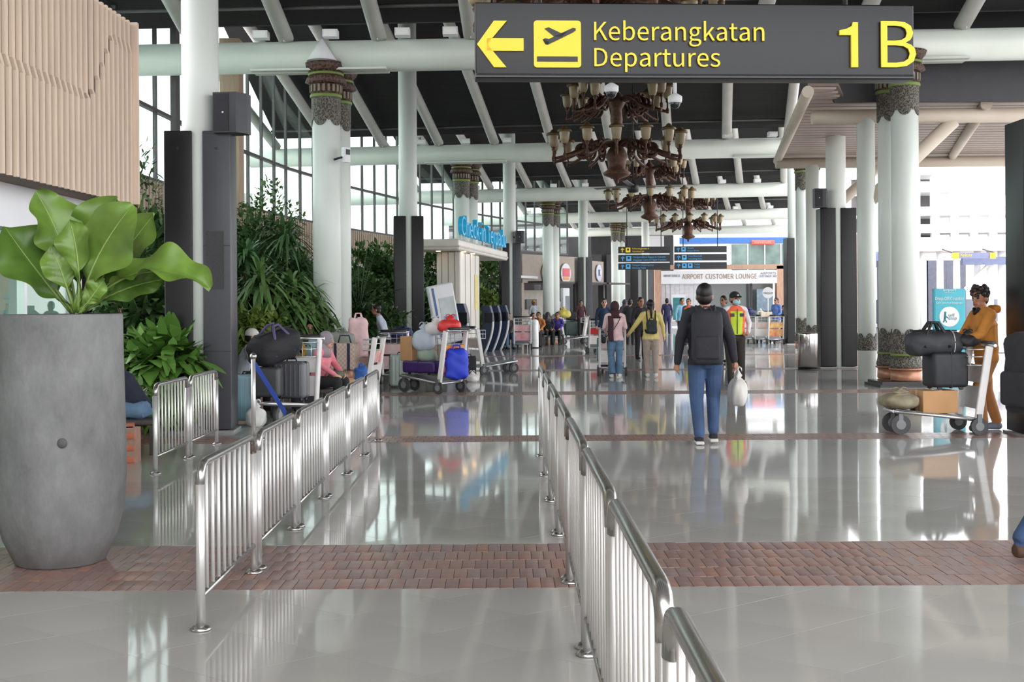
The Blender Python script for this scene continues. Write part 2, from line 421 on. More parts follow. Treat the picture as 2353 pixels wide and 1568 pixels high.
for (ya, yb) in ():
    p = [(-9, yb, ZR), (12, yb, ZR), (12, ya, ZE), (-9, ya, ZE)]
    tag(MB().add([Vector(q) for q in p] + [Vector(q) + Vector((0, 0, .12)) for q in p], [(0, 1, 2, 3), (7, 6, 5, 4), (0, 4, 5, 1), (1, 5, 6, 2), (2, 6, 7, 3), (3, 7, 4, 0)]).build('ceiling', BLACKROOF), kind='structure')
tag(MB().box((-4.9, -14, 3.5), (.2, 38, 7.0)).build('wall_left', M('unseen_taupe_wall', (122, 112, 104), .6)), kind='structure')  # unseen wall behind the camera, made tall and dark to cut light from the left
# spotlights sitting along the beams
sp = MB().box((0, 0, .075), (.28, .26, .14)).box((0, -.135, .075), (.22, .02, .1), 1)
SPOTM = [OFFW, M('lamp_lens', (248, 248, 244), .3, var=.02)]
def spot(px, py, Y, s=1.):
    p = W(px, py, Y); o = sp.build('spotlight', SPOTM, loc=p); o.scale = (s,) * 3
    return o
spn = 0
for i, l in ((1, (600, 760, 925, 1035, 1740, 1975)), (2, (968, 1070, 1165, 1565, 1672, 1775)), (3, (1095, 1180, 1272, 1345, 1660, 1740)), (4, (1215, 1290, 1690, 1770))):
    for px in l:
        Y = [0, 22.6, 37.8, 52.6, 67][i]; x = XA(px, Y, [0, 85, 320, 428, 480][i])
        o = spot(px, [0, 88, 322, 434, 482][i], bl_pt(i, x) - .36, 1.0); o.location.z = ZB + RB + .0 - .02
        tag(o, 'small white box spotlight on %s, %s from the left' % (['', 'the nearest roof beam', 'the second roof beam', 'the third roof beam', 'the fourth roof beam'][i], ['first', 'second', 'third', 'fourth', 'fifth', 'sixth'][l.index(px)]), 'spotlight', ['', 'spotlights on the nearest beam', 'spotlights on the second beam', 'spotlights on the third beam', 'spotlights on the fourth beam'][i])

# ================================================================== PLAIN COLUMNS WITH DARK CLADDING
def plain_column(X, Y, top, rz, label, dia=.46, w=.40, gap=.15, ztop=9.3, screen=False, mats=(CLADB, CLAD)):
    e = empty('clad_column', (X, Y, 0), rz, label, 'column')
    MB().path([(0, 0, 0), (0, 0, ztop)], dia / 2, 28).build('shaft', WHITE, e)
    for s in (-1, 1):
        hw = w / 2; cx = s * (gap / 2 + hw)
        b = MB().rbox((cx, 0, top / 2 + .02), (w, .52, top - .04), .012).build('cladding', mats[0] if s < 0 else mats[1], e)  # lighter right panel: light from that side put into its colour
        f = -.262
        MB().box((cx, f, top - .22), (.03, .012, .03)).build('bolt', BLKP, b)
        for z in ((top * .62, top * .27) if top > 1 else ()):
            MB().box((cx, f - .0005, z), (w * .98, .006, .008)).build('panel_joint', BLKP, b)
        if screen and s > 0:
            MB().box((cx - .02, f, 2.15), (w * .62, .012, .72)).build('speaker_grille', M('dark_grille', (52, 52, 54), .6, var=.3, scale=90), b)
    MB().box((0, 0, .015), (gap + 2 * w + .06, .6, .03)).build('plinth', M('grey_stone_plinth', (150, 150, 150), .4), e)
    return e
P1 = G(463, 985); P1z = ZA(463, 305, 15.4)
plain_column(XA(463, 15.4, 600), 15.4, 3.76, .06, 'white column with tall dark grey cladding, nearest on the left beside the loudspeaker', w=.34, gap=.13, screen=True)
plain_column(XA(939, 30.5, 640), 30.5, ZA(939, 498, 30.5), .12, 'white column with black cladding left of the white check-in kiosk', w=.30, gap=.14, mats=(CLADB, CLADB))
plain_column(XA(1172, 44.5, 680), 44.5, ZA(1172, 560, 44.5), .2, 'white column with dark cladding standing right of the white check-in kiosk', w=.30, gap=.13)
plain_column(XA(1341, 58.4, 690), 58.4, ZA(1341, 592, 58.4), .25, 'white column with grey cladding beside the beige shop fascia', w=.30, gap=.13)
plain_column(XA(1484, 73, 690), 73, 3.6, .3, 'farthest white column with dark cladding, behind the hanging direction boards', w=.32, gap=.12)
RP1 = plain_column(XA(2416, 14.3, 700), 14.3, ZA(2340, 280, 14.3), 0, 'dark clad column cut by the right edge of the picture', w=.40, gap=.06, ztop=3.4, mats=(CLADB, CLADB))
MB().box((.02, -.05, 5.2), (.05, .05, 4.6)).box((-.05, -.05, 5.2), (.02, .02, 4.6)).build('cable_channel', ALU, RP1, loc=(0, 0, -.0))
plain_column(XA(1922, 28.8, 650), 28.8, ZA(1922, 480, 28.8), -.05, 'white column with black cladding behind the steel litter bin', w=.36, gap=.12, mats=(CLADB, CLADB))
plain_column(XA(1826, 44.5, 690), 44.5, ZA(1826, 548, 44.5), .05, 'white column with black cladding far right, beside the luggage trolleys', w=.28, gap=.12, mats=(CLADB, CLADB))

# ================================================================== ORNATE COLUMNS
def scallop(mb, r, z0, z1, depth, N, up, mi=0):
    n = 144; vs = []; fs = []
    for k in range(n):
        t = 2 * PI * k / n; ph = (k * N / n) % 1.0
        big = math.sqrt(max(0, 1 - (2 * abs(ph - .5)) ** 2.2)); sml = max(0, 1 - abs(ph - .0) * 5, 1 - abs(ph - 1.) * 5) * .75
        s = max(big, sml); c = Vector((math.cos(t) * r, math.sin(t) * r, 0)); ci = c * .985
        edge = (z1 + depth * s) if up else (z0 - depth * s)
        lo, hi = (z0, edge) if up else (edge, z1)
        vs += [c + Vector((0, 0, lo)), c + Vector((0, 0, hi)), ci + Vector((0, 0, hi)), ci + Vector((0, 0, lo))]
    for k in range(n):
        a, b = 4 * k, 4 * ((k + 1) % n)
        fs += [(a, b, b + 1, a + 1), (a + 1, b + 1, b + 2, a + 2), (a, a + 3, b + 3, b)]
    mb.add(vs, fs, mi, False)
    return mb
def ornate(X, Y, label, r=.245, zc=5.02, ztop=ZB - .22, base=True, cone=False):
    e = empty('ornate_column', (X, Y, 0), 0, label, 'column')
    MB().path([(0, 0, .02), (0, 0, ztop)], r, 36).build('shaft', WHITE, e)
    cap = scallop(MB(), r + .014, zc + .26, zc + .52, .30, 5, False).build('carved_collar', CARVE, e)
    MB().lathe([(r + .03, zc + .50), (r + .04, zc + .52), (r + .04, zc + .55), (r + .03, zc + .57)], n=32).build('green_ring', GREENR, e)
    d = MB().lathe([(r + .02, zc + .57), (r + .025, zc + .76)], n=32)
    dp = d.build('dentil_band', CARVER, e)
    for k in range(20):
        t = 2 * PI * k / 20; MB().box(((r + .03) * math.cos(t), (r + .03) * math.sin(t), zc + .67), (.03, .045, .13), rz=t).build('dentil', M('dentil_grey', (126, 116, 104), .6), dp)
    MB().lathe([(r + .03, zc + .76), (r + .13, zc + .80), (r + .10, zc + .88), (r + .05, zc + .93)], n=32).build('flared_moulding', CARVER, e)
    MB().lathe([(r + .06, zc + .925), (r + .075, zc + .94), (r + .075, zc + .965), (r + .06, zc + .98)], n=32).build('green_ring', GREENR, e)
    MB().lathe([(r + .05, zc + .98), (r + .13, zc + 1.07), (r + .16, zc + 1.15), (r + .1, zc + 1.17)], n=24).build('carved_crown', CARVER, e)
    if cone: MB().lathe([(r + .02, zc + 1.16), (.02, zc + 1.58)], n=16).build('top_cover', OFFW, e, loc=(-.03, -.3, 0))
    if base:
        scallop(MB(), r + .016, .40, .80, .26, 6, True).build('carved_base', CARVE, e)
        MB().lathe([(r + .03, .56), (r + .035, .565), (r + .035, .60), (r + .03, .605)], n=32).build('green_ring', GREENR, e)
        MB().lathe([(r + .02, .32), (r + .055, .36), (r + .05, .40), (r + .02, .56)], n=32).build('patterned_band', CARVE, e)
        MB().lathe([(r + .05, .30), (r + .07, .32), (r + .05, .34)], n=32).build('lip', COPPER, e)
        MB().lathe([(r + .03, .10), (r + .04, .12), (r + .03, .31)], n=32).build('copper_drum', COPPER, e)
    return e
ornate(XA(753, 23.4, 500), 23.3, 'thick white ornate column with carved capital behind the seated woman in pink', cone=True, r=.265)
ornate(XA(778, 24.15, 500), 24.1, 'slimmer-looking white ornate column standing half hidden behind the nearest left ornate column', r=.25)
ornate(XA(1061, 39.6, 450), 39.5, 'white ornate column rising out of the check-in kiosk', cone=True, base=False)
ornate(XA(1081, 40.4, 450), 40.3, 'white ornate column tucked behind the one rising out of the kiosk', base=False)
ornate(XA(1259, 55.0, 620), 54.7, 'white ornate column in front of the beige shop fascia', cone=True)
ornate(XA(1272, 56, 620), 55.5, 'white ornate column half hidden behind the column at the shop fascia')
ornate(XA(1412, 70, 650), 69.2, 'white ornate column left of the yellow and blue direction board', cone=True)
ornate(XA(1423, 71, 650), 70, 'white ornate column half hidden at the left direction board')
oa = ornate(XA(2080, 22.5, 500), 22.5, 'large white ornate column with black plinth beside the orange-suited man', r=.245)
ob = ornate(XA(2047, 23.3, 500), 23.3, 'white ornate column half hidden left of the large one with black plinth', r=.235)
MB().prism([(-.55, -.35), (.32, -.35), (.32, .55), (-.55, .55)], .05, .10).prism([(-.6, -.4), (.36, -.4), (.36, .6), (-.6, .6)], 0, .05).build('plinth', BLACKST, oa)
ornate(XA(1848, 37.6, 600), 37.6, 'white ornate column standing behind the steel litter bin', r=.25)

# tree columns carrying the outer canopy
def tree_column(px, Y, label, ztop, br):
    X = XA(px, Y, 600); e = empty('canopy_column', (X, Y, 0), 0, label, 'column')
    MB().path([(0, 0, 0), (0, 0, ztop)], .178, 26).build('shaft', WHITE, e)
    scallop(MB(), .19, .60, .72, .22, 6, True).build('carved_base', CARVE, e)
    MB().path([(.05, 0, 3.55), br], .14, 18).build('branch', BEIGEST, e)
    return e
tree_column(1991, 24.1, 'plain white canopy column with a carved band, left of the large ornate column', 5.2, (1.72, -.05, 5.12))
tree_column(1868, 32.5, 'plain white canopy column rising behind the steel litter bin', 5.2, (1.72, -.05, 5.12))

# ================================================================== OUTER CANOPY (right)
def can_beam(x0, x1, Y, Z, r, label):
    e = empty('canopy_beam', (0, 0, 0), 0, label, 'beam'); MB().path([(x0, Y, Z), (x1, Y - .15, Z)], r, 20).build('beam_tube', BEIGEST, e); return e
CB1 = can_beam(W(1866, 272, 24.1).x, W(2346, 268, 24.1).x, 24.1, 5.22, .145, 'beige tubular canopy beam crossing the large ornate column')
CB2 = can_beam(W(1783, 376, 32.5).x, 14.5, 32.5, 5.26, .145, 'second beige tubular canopy beam further out')
cc = MB()
p = [(5.55, 22.2), (6.1, 22.2), (6.6, 23.6), (16, 23.6), (16, 33.2), (7.45, 33.2)]
cc.prism(p, 5.50, 5.56); can = cc.build('ceiling', M('beige_canopy_lining', (120, 104, 96), .6, var=.04)); tag(can, kind='structure')
for k in range(26):
    y = 22.45 + k * .42; x0 = 5.57 + (y - 22.2) / 11 * 1.9
    xe = 16 if y > 23.7 else 6.0 + (y - 22.2) * .35
    MB().box(((x0 + xe) / 2, y, 5.485), (xe - x0, .34, .05)).build('board', M('beige_canopy_board', (172, 156, 146), .55, var=.05, scale=3), can)
for (xa, ya, xb, yb) in ((5.55, 22.2, 7.45, 33.2), (9.4, 23.7, 12.1, 33.0)):
    MB().path([(xa, ya, 5.40), (xb, yb, 5.40)], .11, 14).build('rafter', BEIGEST, can)
fa = MB(); xa, xb = W(1882, 185, 23.4).x, 16
fa.add([(xa, 23.4, 6.25), (xb, 23.4, 6.25), (xb, 23.4, 5.40), (xa + .3, 23.4, 5.40), (xa, 23.5, 6.25), (xb, 23.5, 6.25), (xb, 23.5, 5.40), (xa + .3, 23.5, 5.40)], [(0, 3, 2, 1), (4, 5, 6, 7), (0, 1, 5, 4), (1, 2, 6, 5), (2, 3, 7, 6), (3, 0, 4, 7)])
tag(MB().box(((xa + .35 + 16) / 2, 23.5, 7.0), (16 - xa - .35, .1, 1.5)).build('trim_10', BLACKROOF), kind='structure')
tag(fa.build('trim_6', M('dark_fascia', (58, 58, 62), .6, var=.08)), kind='structure')

# ================================================================== LEFT: fluted sign box and shopfront
FR, FLx = (-3.86, 12.6), (-4.10, 5.0)
zb0, zt0 = 2.66, 4.50
wl = MB().prism([(FR[0], FR[1]), (FLx[0], FLx[1]), (FLx[0] - 2.4, FLx[1]), (FR[0] - 2.4, FR[1])], zb0, zt0).build('wall_left', FLUTEB); tag(wl, kind='structure')
dvec = Vector((FLx[0] - FR[0], FLx[1] - FR[1], 0)); Ltot = dvec.length; dvec.normalize(); nvec = Vector((-dvec.y, dvec.x, 0))
if nvec.x < 0: nvec = -nvec
def jog_z(px):   # the kinked line drawn by the shifted flutes
    pts = [(-400, 30), (0, 135), (205, 225), (255, 88), (303, 118), (340, 130)]
    for (a, b), (c, d) in zip(pts, pts[1:]):
        if a <= px <= c: return b + (d - b) * (px - a) / (c - a)
    return 30
per = .130; k = 0; s = .04
while s < 7.2:
    base = Vector((FR[0], FR[1], 0)) + dvec * s; Yp = base.y; px = CX + F * base.x / Yp - 4
    zj = ZA(px, jog_z(px), Yp); zj = min(zt0 - .08, max(zb0 + .1, zj)); off = per * .5
    prof = [(zb0 - .02, 0), (zj - .045, 0), (zj + .045, off), (zt0 + .02, off)]
    if 196 < px < 264: off *= (1 - .65 * (px - 196) / 30) if px < 226 else (.35 + .65 * (px - 226) / 38); prof = [(zb0 - .02, 0), (zj - .02, 0), (zj + .02, off), (zt0 + .02, off)]
    hw = .029; vs = []; fs = []
    for z, o in prof:
        c = base + dvec * o + Vector((0, 0, z))
        vs += [c - dvec * hw + nvec * .0, c - dvec * hw * .8 + nvec * .03, c + dvec * hw * .8 + nvec * .03, c + dvec * hw + nvec * .0]
    for i in range(len(prof) - 1):
        a = 4 * i; b = a + 4
        fs += [(a, a + 1, b + 1, b), (a + 1, a + 2, b + 2, b + 1), (a + 2, a + 3, b + 3, b + 2)]
    fs += [(0, 3, 2, 1), (4 * len(prof) - 4, 4 * len(prof) - 3, 4 * len(prof) - 2, 4 * len(prof) - 1)]
    MB().add(vs, fs).build('slat', FLUTE, wl); s += per
MB().box((FR[0] + .02, FR[1] + .02, (zb0 + zt0) / 2), (.12, .06, zt0 - zb0 + .04)).build('corner_strip', FLUTE, wl)
# shopfront below
sf = MB().prism([(-4.25, 12.4), (-4.4, 5.0), (-4.6, 5.0), (-4.45, 12.4)], 2.28, 2.70).build('wall_left', OFFW); tag(sf, kind='structure')
win = empty('window_1', (0, 0, 0)); tag(win, kind='structure')
ys = [6.0, 7.6, 9.0, 9.95, 11.0, 12.35]
for y in ys: MB().box((-4.33 - (12.4 - y) * .02, y, 1.14), (.07, .06, 2.28)).build('window_frame', ALU if y != 9.95 else OFFW, win)
for a, b in zip(ys, ys[1:]): MB().box((-4.36 - (12.4 - (a + b) / 2) * .02, (a + b) / 2, 1.14), (.012, b - a - .06, 2.26)).build('pane', GLASSG, win)
tag(MB().prism([(-4.6, 12.4), (-9.2, 12.4), (-9.2, 12.6), (-4.4, 12.6)], 0, 2.68).build('wall_left', OFFW), kind='structure')
tag(MB().box((-9.2, 8.6, 2.2), (.15, 8, 4.4)).build('wall_left', M('shop_back_wall', (206, 208, 206), .6)), kind='structure')
for yy, hh in ((10.6, 1.1), (8.2, 1.0)):
    e = empty('shop_counter', (-6.2, yy, 0), 0, 'pale counter inside the glazed shop, %s' % ('deeper in behind the plant leaves' if yy > 9 else 'close to the left picture edge'), 'counter')
    MB().rbox((0, 0, hh / 2), (.7, 1.4, hh), .03).build('body', CREAM, e); MB().rbox((0, 0, hh + .02), (.8, 1.5, .05), .015).build('counter_top', M('grey_top', (130, 140, 138), .3), e)

# ================================================================== LEFT: curved terminal facade
FAC = [Vector(p) for p in ((-7.3, 18, 0), (-7.15, 24, 0), (-6.95, 30, 0), (-6.35, 36, 0), (-5.25, 42, 0), (-3.7, 48, 0), (-1.7, 54, 0), (.7, 60, 0), (3.5, 66, 0))]
ZS = 4.12
for k in range(len(FAC) - 1):
    a, b = FAC[k], FAC[k + 1]; d = (b - a); L = d.length; d.normalize(); n = Vector((-d.y, d.x, 0))
    q = lambda p, o: (p + n * o)
    z0 = 2.9 if k > 0 else 2.9
    w = MB().prism([tuple(q(a, 0))[:2], tuple(q(b, 0))[:2], tuple(q(b, .25))[:2], tuple(q(a, .25))[:2]], 2.75, ZS).build('wall_left', WALLB); tag(w, kind='structure')
    if k == 7: bpy.data.objects.remove(w)
    ns = int(L / .2) if k < 7 else 0
    for i in range(ns):
        c = a + d * (i + .5) * L / ns - n * .015; MB().box((c.x, c.y, (2.75 + ZS) / 2), (.11, .04, ZS - 2.77), rz=math.atan2(d.y, d.x)).build('slat', WALLB, w)
    # dark glazed ground floor
    if k < 7: tag(MB().prism([tuple(q(a, .3))[:2], tuple(q(b, .3))[:2], tuple(q(b, .45))[:2], tuple(q(a, .45))[:2]], 0, 2.75).build('wall_left', M('dark_shopfront', (52, 50, 52), .25, var=.2, scale=.6)), kind='structure')
    c = (a + b) / 2 - n * .5
    if k < 7: MB().box((c.x, c.y, 2.80), (L, 1.0, .12), rz=math.atan2(d.y, d.x)).build('ledge', OFFW, w)
    # glazing
    g = empty('window_%d' % (k + 2), (0, 0, 0)); tag(g, kind='structure')
    nm = max(1, round(L / 1.15))
    for i in range(nm + 1):
        c = a + d * i * L / nm + n * .1; MB().box((c.x, c.y, (ZS + 8.3) / 2), (.06, .08, 8.3 - ZS), rz=math.atan2(d.y, d.x)).build('mullion', MULL, g)
    for i in range(nm):
        c = a + d * (i + .5) * L / nm + n * .1; MB().box((c.x, c.y, (ZS + 8.3) / 2), (L / nm - .09, .015, 8.3 - ZS), rz=math.atan2(d.y, d.x)).build('pane', GLASS, g)
    c = (a + b) / 2 + n * .1
    for z in (5.62, ZS + .04): MB().box((c.x, c.y, z), (L, .12, .07), rz=math.atan2(d.y, d.x)).build('transom', MULL, g)
tag(MB().rbox((XA(533, 28.6, 330), 28.6, 3.9), (.46, .5, 7.8), .01).build('trim_7', M('timber_pier', (188, 162, 138), .55, var=.08, stretch=(3, 3, .4))), kind='structure')
tag(MB().box((XA(404, 24.0, 240), 24.0, 5.6), (.09, .3, 3.2)).build('trim_8', MULL), kind='structure')
# white neighbouring building glimpsed through the facade glass
nb = empty('terminal_block', (-14, 52, 0), .25, 'pale building seen through the upper glazing on the left', 'building')
MB().box((0, 0, 3), (6, 9, 6)).build('wall', M('pale_render', (205, 203, 200), .7), nb)
for i in range(4): MB().box((3.02, -3.2 + i * 2.1, 4.6), (.08, 1.1, 1.4)).build('window', M('dull_window', (120, 122, 126), .3), nb)
# ================================================================== FAR END: lounge front, blue striped block, dark hall
YE = 76.0
lz = lambda py: ZA(1655, py, YE); lx = lambda px: XA(px, YE, 690)
lg = empty('lounge_front', (0, 0, 0), 0, 'lounge entrance with timber portal and white header sign at the far end', 'shopfront')
WOODP = M('timber_portal', (190, 152, 128), .5, var=.1, stretch=(3, 3, .5))
x0, x1 = lx(1504), lx(1798)
MB().box(((x0 + lx(1518)) / 2, YE, lz(620) / 2), (lx(1518) - x0, .6, lz(620))).build('portal_jamb', WOODP, lg)
MB().box(((lx(1783) + x1) / 2, YE, lz(612) / 2), (x1 - lx(1783), .6, lz(612))).build('portal_jamb', WOODP, lg)
MB().box(((x0 + x1) / 2, YE, lz(614)), (x1 - x0, .6, .28)).build('portal_head', WOODP, lg)
MB().box(((x1 + lx(1806)) / 2, YE + .05, lz(612) / 2), (lx(1806) - x1, .6, lz(612))).build('side_strip', OFFW, lg)
hd = MB().box(((lx(1518) + lx(1783)) / 2, YE - .25, (lz(622) + lz(652)) / 2), (lx(1783) - lx(1518), .2, lz(622) - lz(652))).build('header_board', OFFW, lg)
GOLD = M('gold_letter', (150, 120, 88), .4, var=.15)
GREYL = M('grey_letter', (120, 122, 140), .4)
for wd_, a_, b_ in (('AIRPORT', 1566, 1614), ('CUSTOMER', 1619, 1683), ('LOUNGE', 1688, 1736)): text('header_lettering', wd_, .42, GOLD, hd, (lx(a_), YE - .36, lz(641)), ext=.01, width=lx(b_) - lx(a_))
text('small_lettering', 'AIRPORT SERVICES', .2, GREYL, hd, (lx(1523), YE - .36, lz(636)), ext=.01, width=lx(1561) - lx(1523))
text('small_lettering', 'AIRPORTS', .2, GREYL, hd, (lx(1745), YE - .36, lz(632)), ext=.01, width=lx(1781) - lx(1745))
text('small_lettering', 'CUSTOMER CARE', .2, GREYL, hd, (lx(1741), YE - .36, lz(638.5)), ext=.01, width=lx(1783) - lx(1741))
for k in range(9):
    a, b = lx(1519 + k * 10.4), lx(1529 + k * 10.4); MB().box(((a + b) / 2, YE - .05, lz(652) / 2), (b - a - .015, .1, lz(652))).build('wall_panel', M('pale_grey_panel', (205, 203, 208), .45), lg)
MB().box(((lx(1612) + lx(1783)) / 2, YE + .9, lz(652) / 2), (lx(1783) - lx(1612), .1, lz(652))).build('back_panel', M('grey_green_glass', (104, 112, 110), .12, var=.15, scale=.5), lg)
MB().box((lx(1728), YE + .3, lz(652) / 2), (.14, .2, lz(652))).build('door_post', M('black_frame', (44, 46, 50), .4), lg)
ps = MB().box((lx(1757), YE - .05, lz(690)), (lx(1777) - lx(1740), .06, 1.35)).build('poster', M('blue_poster', (120, 140, 156), .3, var=.25, scale=3), lg)
st = empty('teal_poster_stand', (lx(1553), YE - 1.2, 0), 0, 'white framed teal poster stand in front of the lounge panels', 'poster stand')
MB().box((0, 0, (lz(682) + .3) / 2 + .1), (.84, .08, lz(682) - .2)).build('frame', OFFW, st); MB().box((0, -.05, (lz(682) + .4) / 2), (.7, .02, lz(682) - .5)).build('poster', M('teal_print', (34, 120, 122), .4, var=.15), st); MB().box((0, .1, .03), (.9, .5, .06)).build('foot', ALU, st)
# block with the blue stripe
YB2 = 88.0; bx = lambda px: XA(px, YB2, 580); bz = lambda py: ZA(1690, py, YB2)
bb = empty('striped_block', (0, 0, 0), 0, 'white terminal block with a blue stripe above the lounge', 'building')
x0, x1 = bx(1562), bx(1838)
MB().box(((x0 + x1) / 2, YB2 + 3, bz(536) / 2), (x1 - x0, 5.8, bz(536))).build('wall', M('block_white', (214, 216, 220), .5), bb)
MB().box(((x0 + x1) / 2, YB2 + .05, (bz(546) + bz(559)) / 2), (x1 - x0, .1, bz(546) - bz(559))).build('blue_stripe', M('corporate_blue', (54, 104, 172), .4), bb)
gw = MB().box(((bx(1682) + bx(1808)) / 2, YB2 + .06, (bz(562) + bz(622)) / 2), (bx(1808) - bx(1682), .1, bz(562) - bz(622))).build('window', M('greenish_glazing', (92, 112, 106), .08, var=.45, scale=.9), bb)
for px in (1718, 1757, 1794): MB().box((bx(px), YB2 - .02, (bz(562) + bz(622)) / 2), (.07, .06, bz(562) - bz(622))).build('mullion', OFFW, gw)
rs = MB().rbox(((bx(1726) + bx(1779)) / 2, YB2 - .15, bz(558)), (bx(1779) - bx(1726), .12, .30), .06).build('red_light_sign', M('red_lit_sign', (236, 74, 60), .4, emit=(240, 84, 70), es=.5), bb)
text('sign_lettering', 'DEPARTURE', .2, M('pale_red', (250, 170, 150), .4), rs, (bx(1732), YB2 - .23, bz(560)), width=bx(1770) - bx(1732))
tag(MB().box((XA(1290, 92, 650), 93, 4), (17, 1, 8)).build('wall_far', M('dark_hall_wall', (40, 39, 42), .5, var=.3, scale=.7)), kind='structure')
tag(MB().box((XA(1450, 84, 650), 84, 3.6), (5.6, 2, 7.2)).build('wall_far', M('dark_hall_wall2', (46, 44, 46), .4, var=.3, scale=.5)), kind='structure')
for px, w in ((1372, .7), (1404, .5), (1440, .6)):
    tag(MB().box((XA(px, 82, 650), 82.6, 2.4), (w, .2, 4.8)).build('trim_9', M('dark_pier', (64, 62, 64), .5)), kind='structure')
tag(MB().box((XA(1508, 80, 550), 80, ZA(1508, 560, 80)), (1.0, .1, 1.0)).build('window_10', OFFW), kind='structure')

# ================================================================== SHOP with beige fascia (left, far)
SA, SB = Vector((XA(1196, 58.5), 58.5, 0)), Vector((XA(1326, 63.5), 63.5, 0)); SD, SE = Vector((XA(1346, 64.2), 64.2, 0)), Vector((XA(1383, 66.5), 66.5, 0))
FASC = M('taupe_fascia', (168, 154, 140), .55, var=.05)
shp = empty('shop_unit', (0, 0, 0), 0, 'taupe shop fascia with round logo signs behind the ornate column', 'shopfront')
def fascia(a, b, z0, z1, par, name='fascia'):
    d = (b - a); c = (a + b) / 2; return MB().box((c.x, c.y, (z0 + z1) / 2), (d.length, .25, z1 - z0), rz=math.atan2(d.y, d.x)).build(name, FASC, par), d.normalized()
zt, zbm = ZA(1260, 588, 61), ZA(1260, 652, 61)
f1, d1 = fascia(SA, SB, zbm, zt, shp)
def disc(parent, a, d, s, z, r, mats, name):
    e = a + d * s - Vector((-d.y, d.x, 0)) * .16
    return MB().path([(0, 0, 0), (0, -.06, 0)], r, 28).build(name, mats, parent, loc=(e.x, e.y, z), rz=math.atan2(d.y, d.x))
zl = ZA(1245, 627, 60)
lo = disc(shp, SA, d1, .40 * (SB - SA).length, zl, .52, OFFW, 'logo_disc')
text('logo_lettering', 'Kri', .5, M('navy_ink', (40, 40, 90), .4), lo, (-.38, -.075, -.16), ext=.006)
lo2 = disc(shp, SA, d1, .73 * (SB - SA).length, zl, .52, OFFW, 'logo_disc')
MB().box((0, -.07, .05), (.72, .03, .42)).build('logo_band', M('logo_red', (222, 52, 74), .4), lo2); MB().box((0, -.07, -.26), (.6, .03, .14)).build('logo_band', M('logo_orange', (240, 150, 60), .4), lo2)
sh2 = empty('shop_unit', (0, 0, 0), 0, 'narrow taupe shop fascia with pale blue round logo right of the grey clad column', 'shopfront')
f2, d2 = fascia(SD, SE, ZA(1362, 655, 65), ZA(1362, 600, 65), sh2)
lo3 = disc(sh2, SD, d2, .62 * (SE - SD).length, ZA(1362, 627, 65), .45, M('pale_blue_disc', (206, 208, 226), .4), 'logo_disc')
text('logo_lettering', 'K', .5, M('navy_ink', (40, 40, 90), .4), lo3, (-.17, -.075, -.17), ext=.006)
for par, a, b in ((shp, SA, SB), (sh2, SD, SE)):
    d = (b - a); n = Vector((-d.y, d.x, 0)).normalized(); L = d.length; c = (a + b) / 2 + n * 2.6
    MB().box((c.x, c.y, 1.4), (L, .1, 2.8), rz=math.atan2(d.y, d.x)).build('interior_wall', M('shop_interior', (92, 84, 82), .6, var=.2, scale=1), par)
    for t in (0, 1):
        c = a.lerp(b, t); MB().box((c.x, c.y, zbm / 2), (.25, .3, zbm), rz=math.atan2(d.y, d.x)).build('pier', FASC if t == 0 else M('dark_pier', (64, 62, 64), .5), par)
    MB().box(((a + b).x / 2, (a + b).y / 2 + 1.2, zbm + .05), (L + 1, 3.2, .08), rz=math.atan2(d.y, d.x)).build('soffit', M('dark_soffit', (70, 66, 66), .6), par)
c = SA.lerp(SB, .28) + Vector((-.3, 1.6, 0)); MB().box((c.x, c.y, 1.35), (1.7, .1, 1.7), rz=.7).build('pale_wall', M('pale_interior', (196, 188, 176), .6), shp)  # pale panel inside the darker shop
MB().box((c.x + .05, c.y - .1, 1.5), (.7, .06, .5), rz=.7).build('picture_frame', M('frame_grey', (96, 100, 96), .5), shp)

# ================================================================== OUTSIDE (right)
gd = MB().box((70, 90, -.12), (114, 260, .1)).build('ground_outside', M('pale_road', (214, 212, 210), .8, var=.05, scale=.4)); tag(gd, kind='structure')
gd2 = MB().box((-60, 60, -.13), (90, 260, .1)).build('ground_outside', M('pale_road', (214, 212, 210), .8)); tag(gd2, kind='structure')
gd3 = MB().box((0, -70, -.14), (160, 130, .1)).build('ground_outside', M('pale_road', (214, 212, 210), .8)); tag(gd3, kind='structure')
for i, (y, w) in enumerate(((38.5, 1.6), (47.5, 2.2))):
    tag(MB().box((24, y, -.055), (26, w, .07)).build('kerb_strip', M('pink_paving', (214, 176, 176), .7, var=.06)), kind='structure')
# parking block
PKW = M('parking_white', (238, 238, 238), .7, var=.03)
pk = empty('parking_block', (0, 0, 0), 0, 'white multi-storey car park across the road, with a washed-out look built into it', 'building')
YP = 95; pxx = lambda px: XA(px, YP, 500); pz = lambda py: ZA(2200, py, YP)
X0, X1 = pxx(1990), pxx(2330) + 14
for i, (ya, yb) in enumerate(((417, 437), (475, 492), (515, 532), (545, 558))):
    z0, z1 = pz(yb), pz(ya); MB().box(((X0 + X1) / 2, YP, (z0 + z1) / 2), (X1 - X0, .3, z1 - z0)).build('parapet', PKW, pk)
    MB().box(((X0 + X1) / 2, YP + 2, z0), (X1 - X0, 4, .2)).build('deck', PKW, pk)
for k in range(17):
    x = X0 + 1 + k * 1.5; MB().box((x, YP + .4, pz(560) / 2 + pz(400) / 2), (.62, .4, pz(400) - pz(560))).build('pier', PKW, pk)
MB().box(((X0 + pxx(2190)) / 2, YP + 4, pz(478)), (pxx(2190) - X0, .2, pz(398) - pz(558))).build('back_wall', M('parking_shadow', (118, 112, 112), .8, var=.2, scale=.4), pk)  # dark colour for the shaded openings; ends early to look washed out
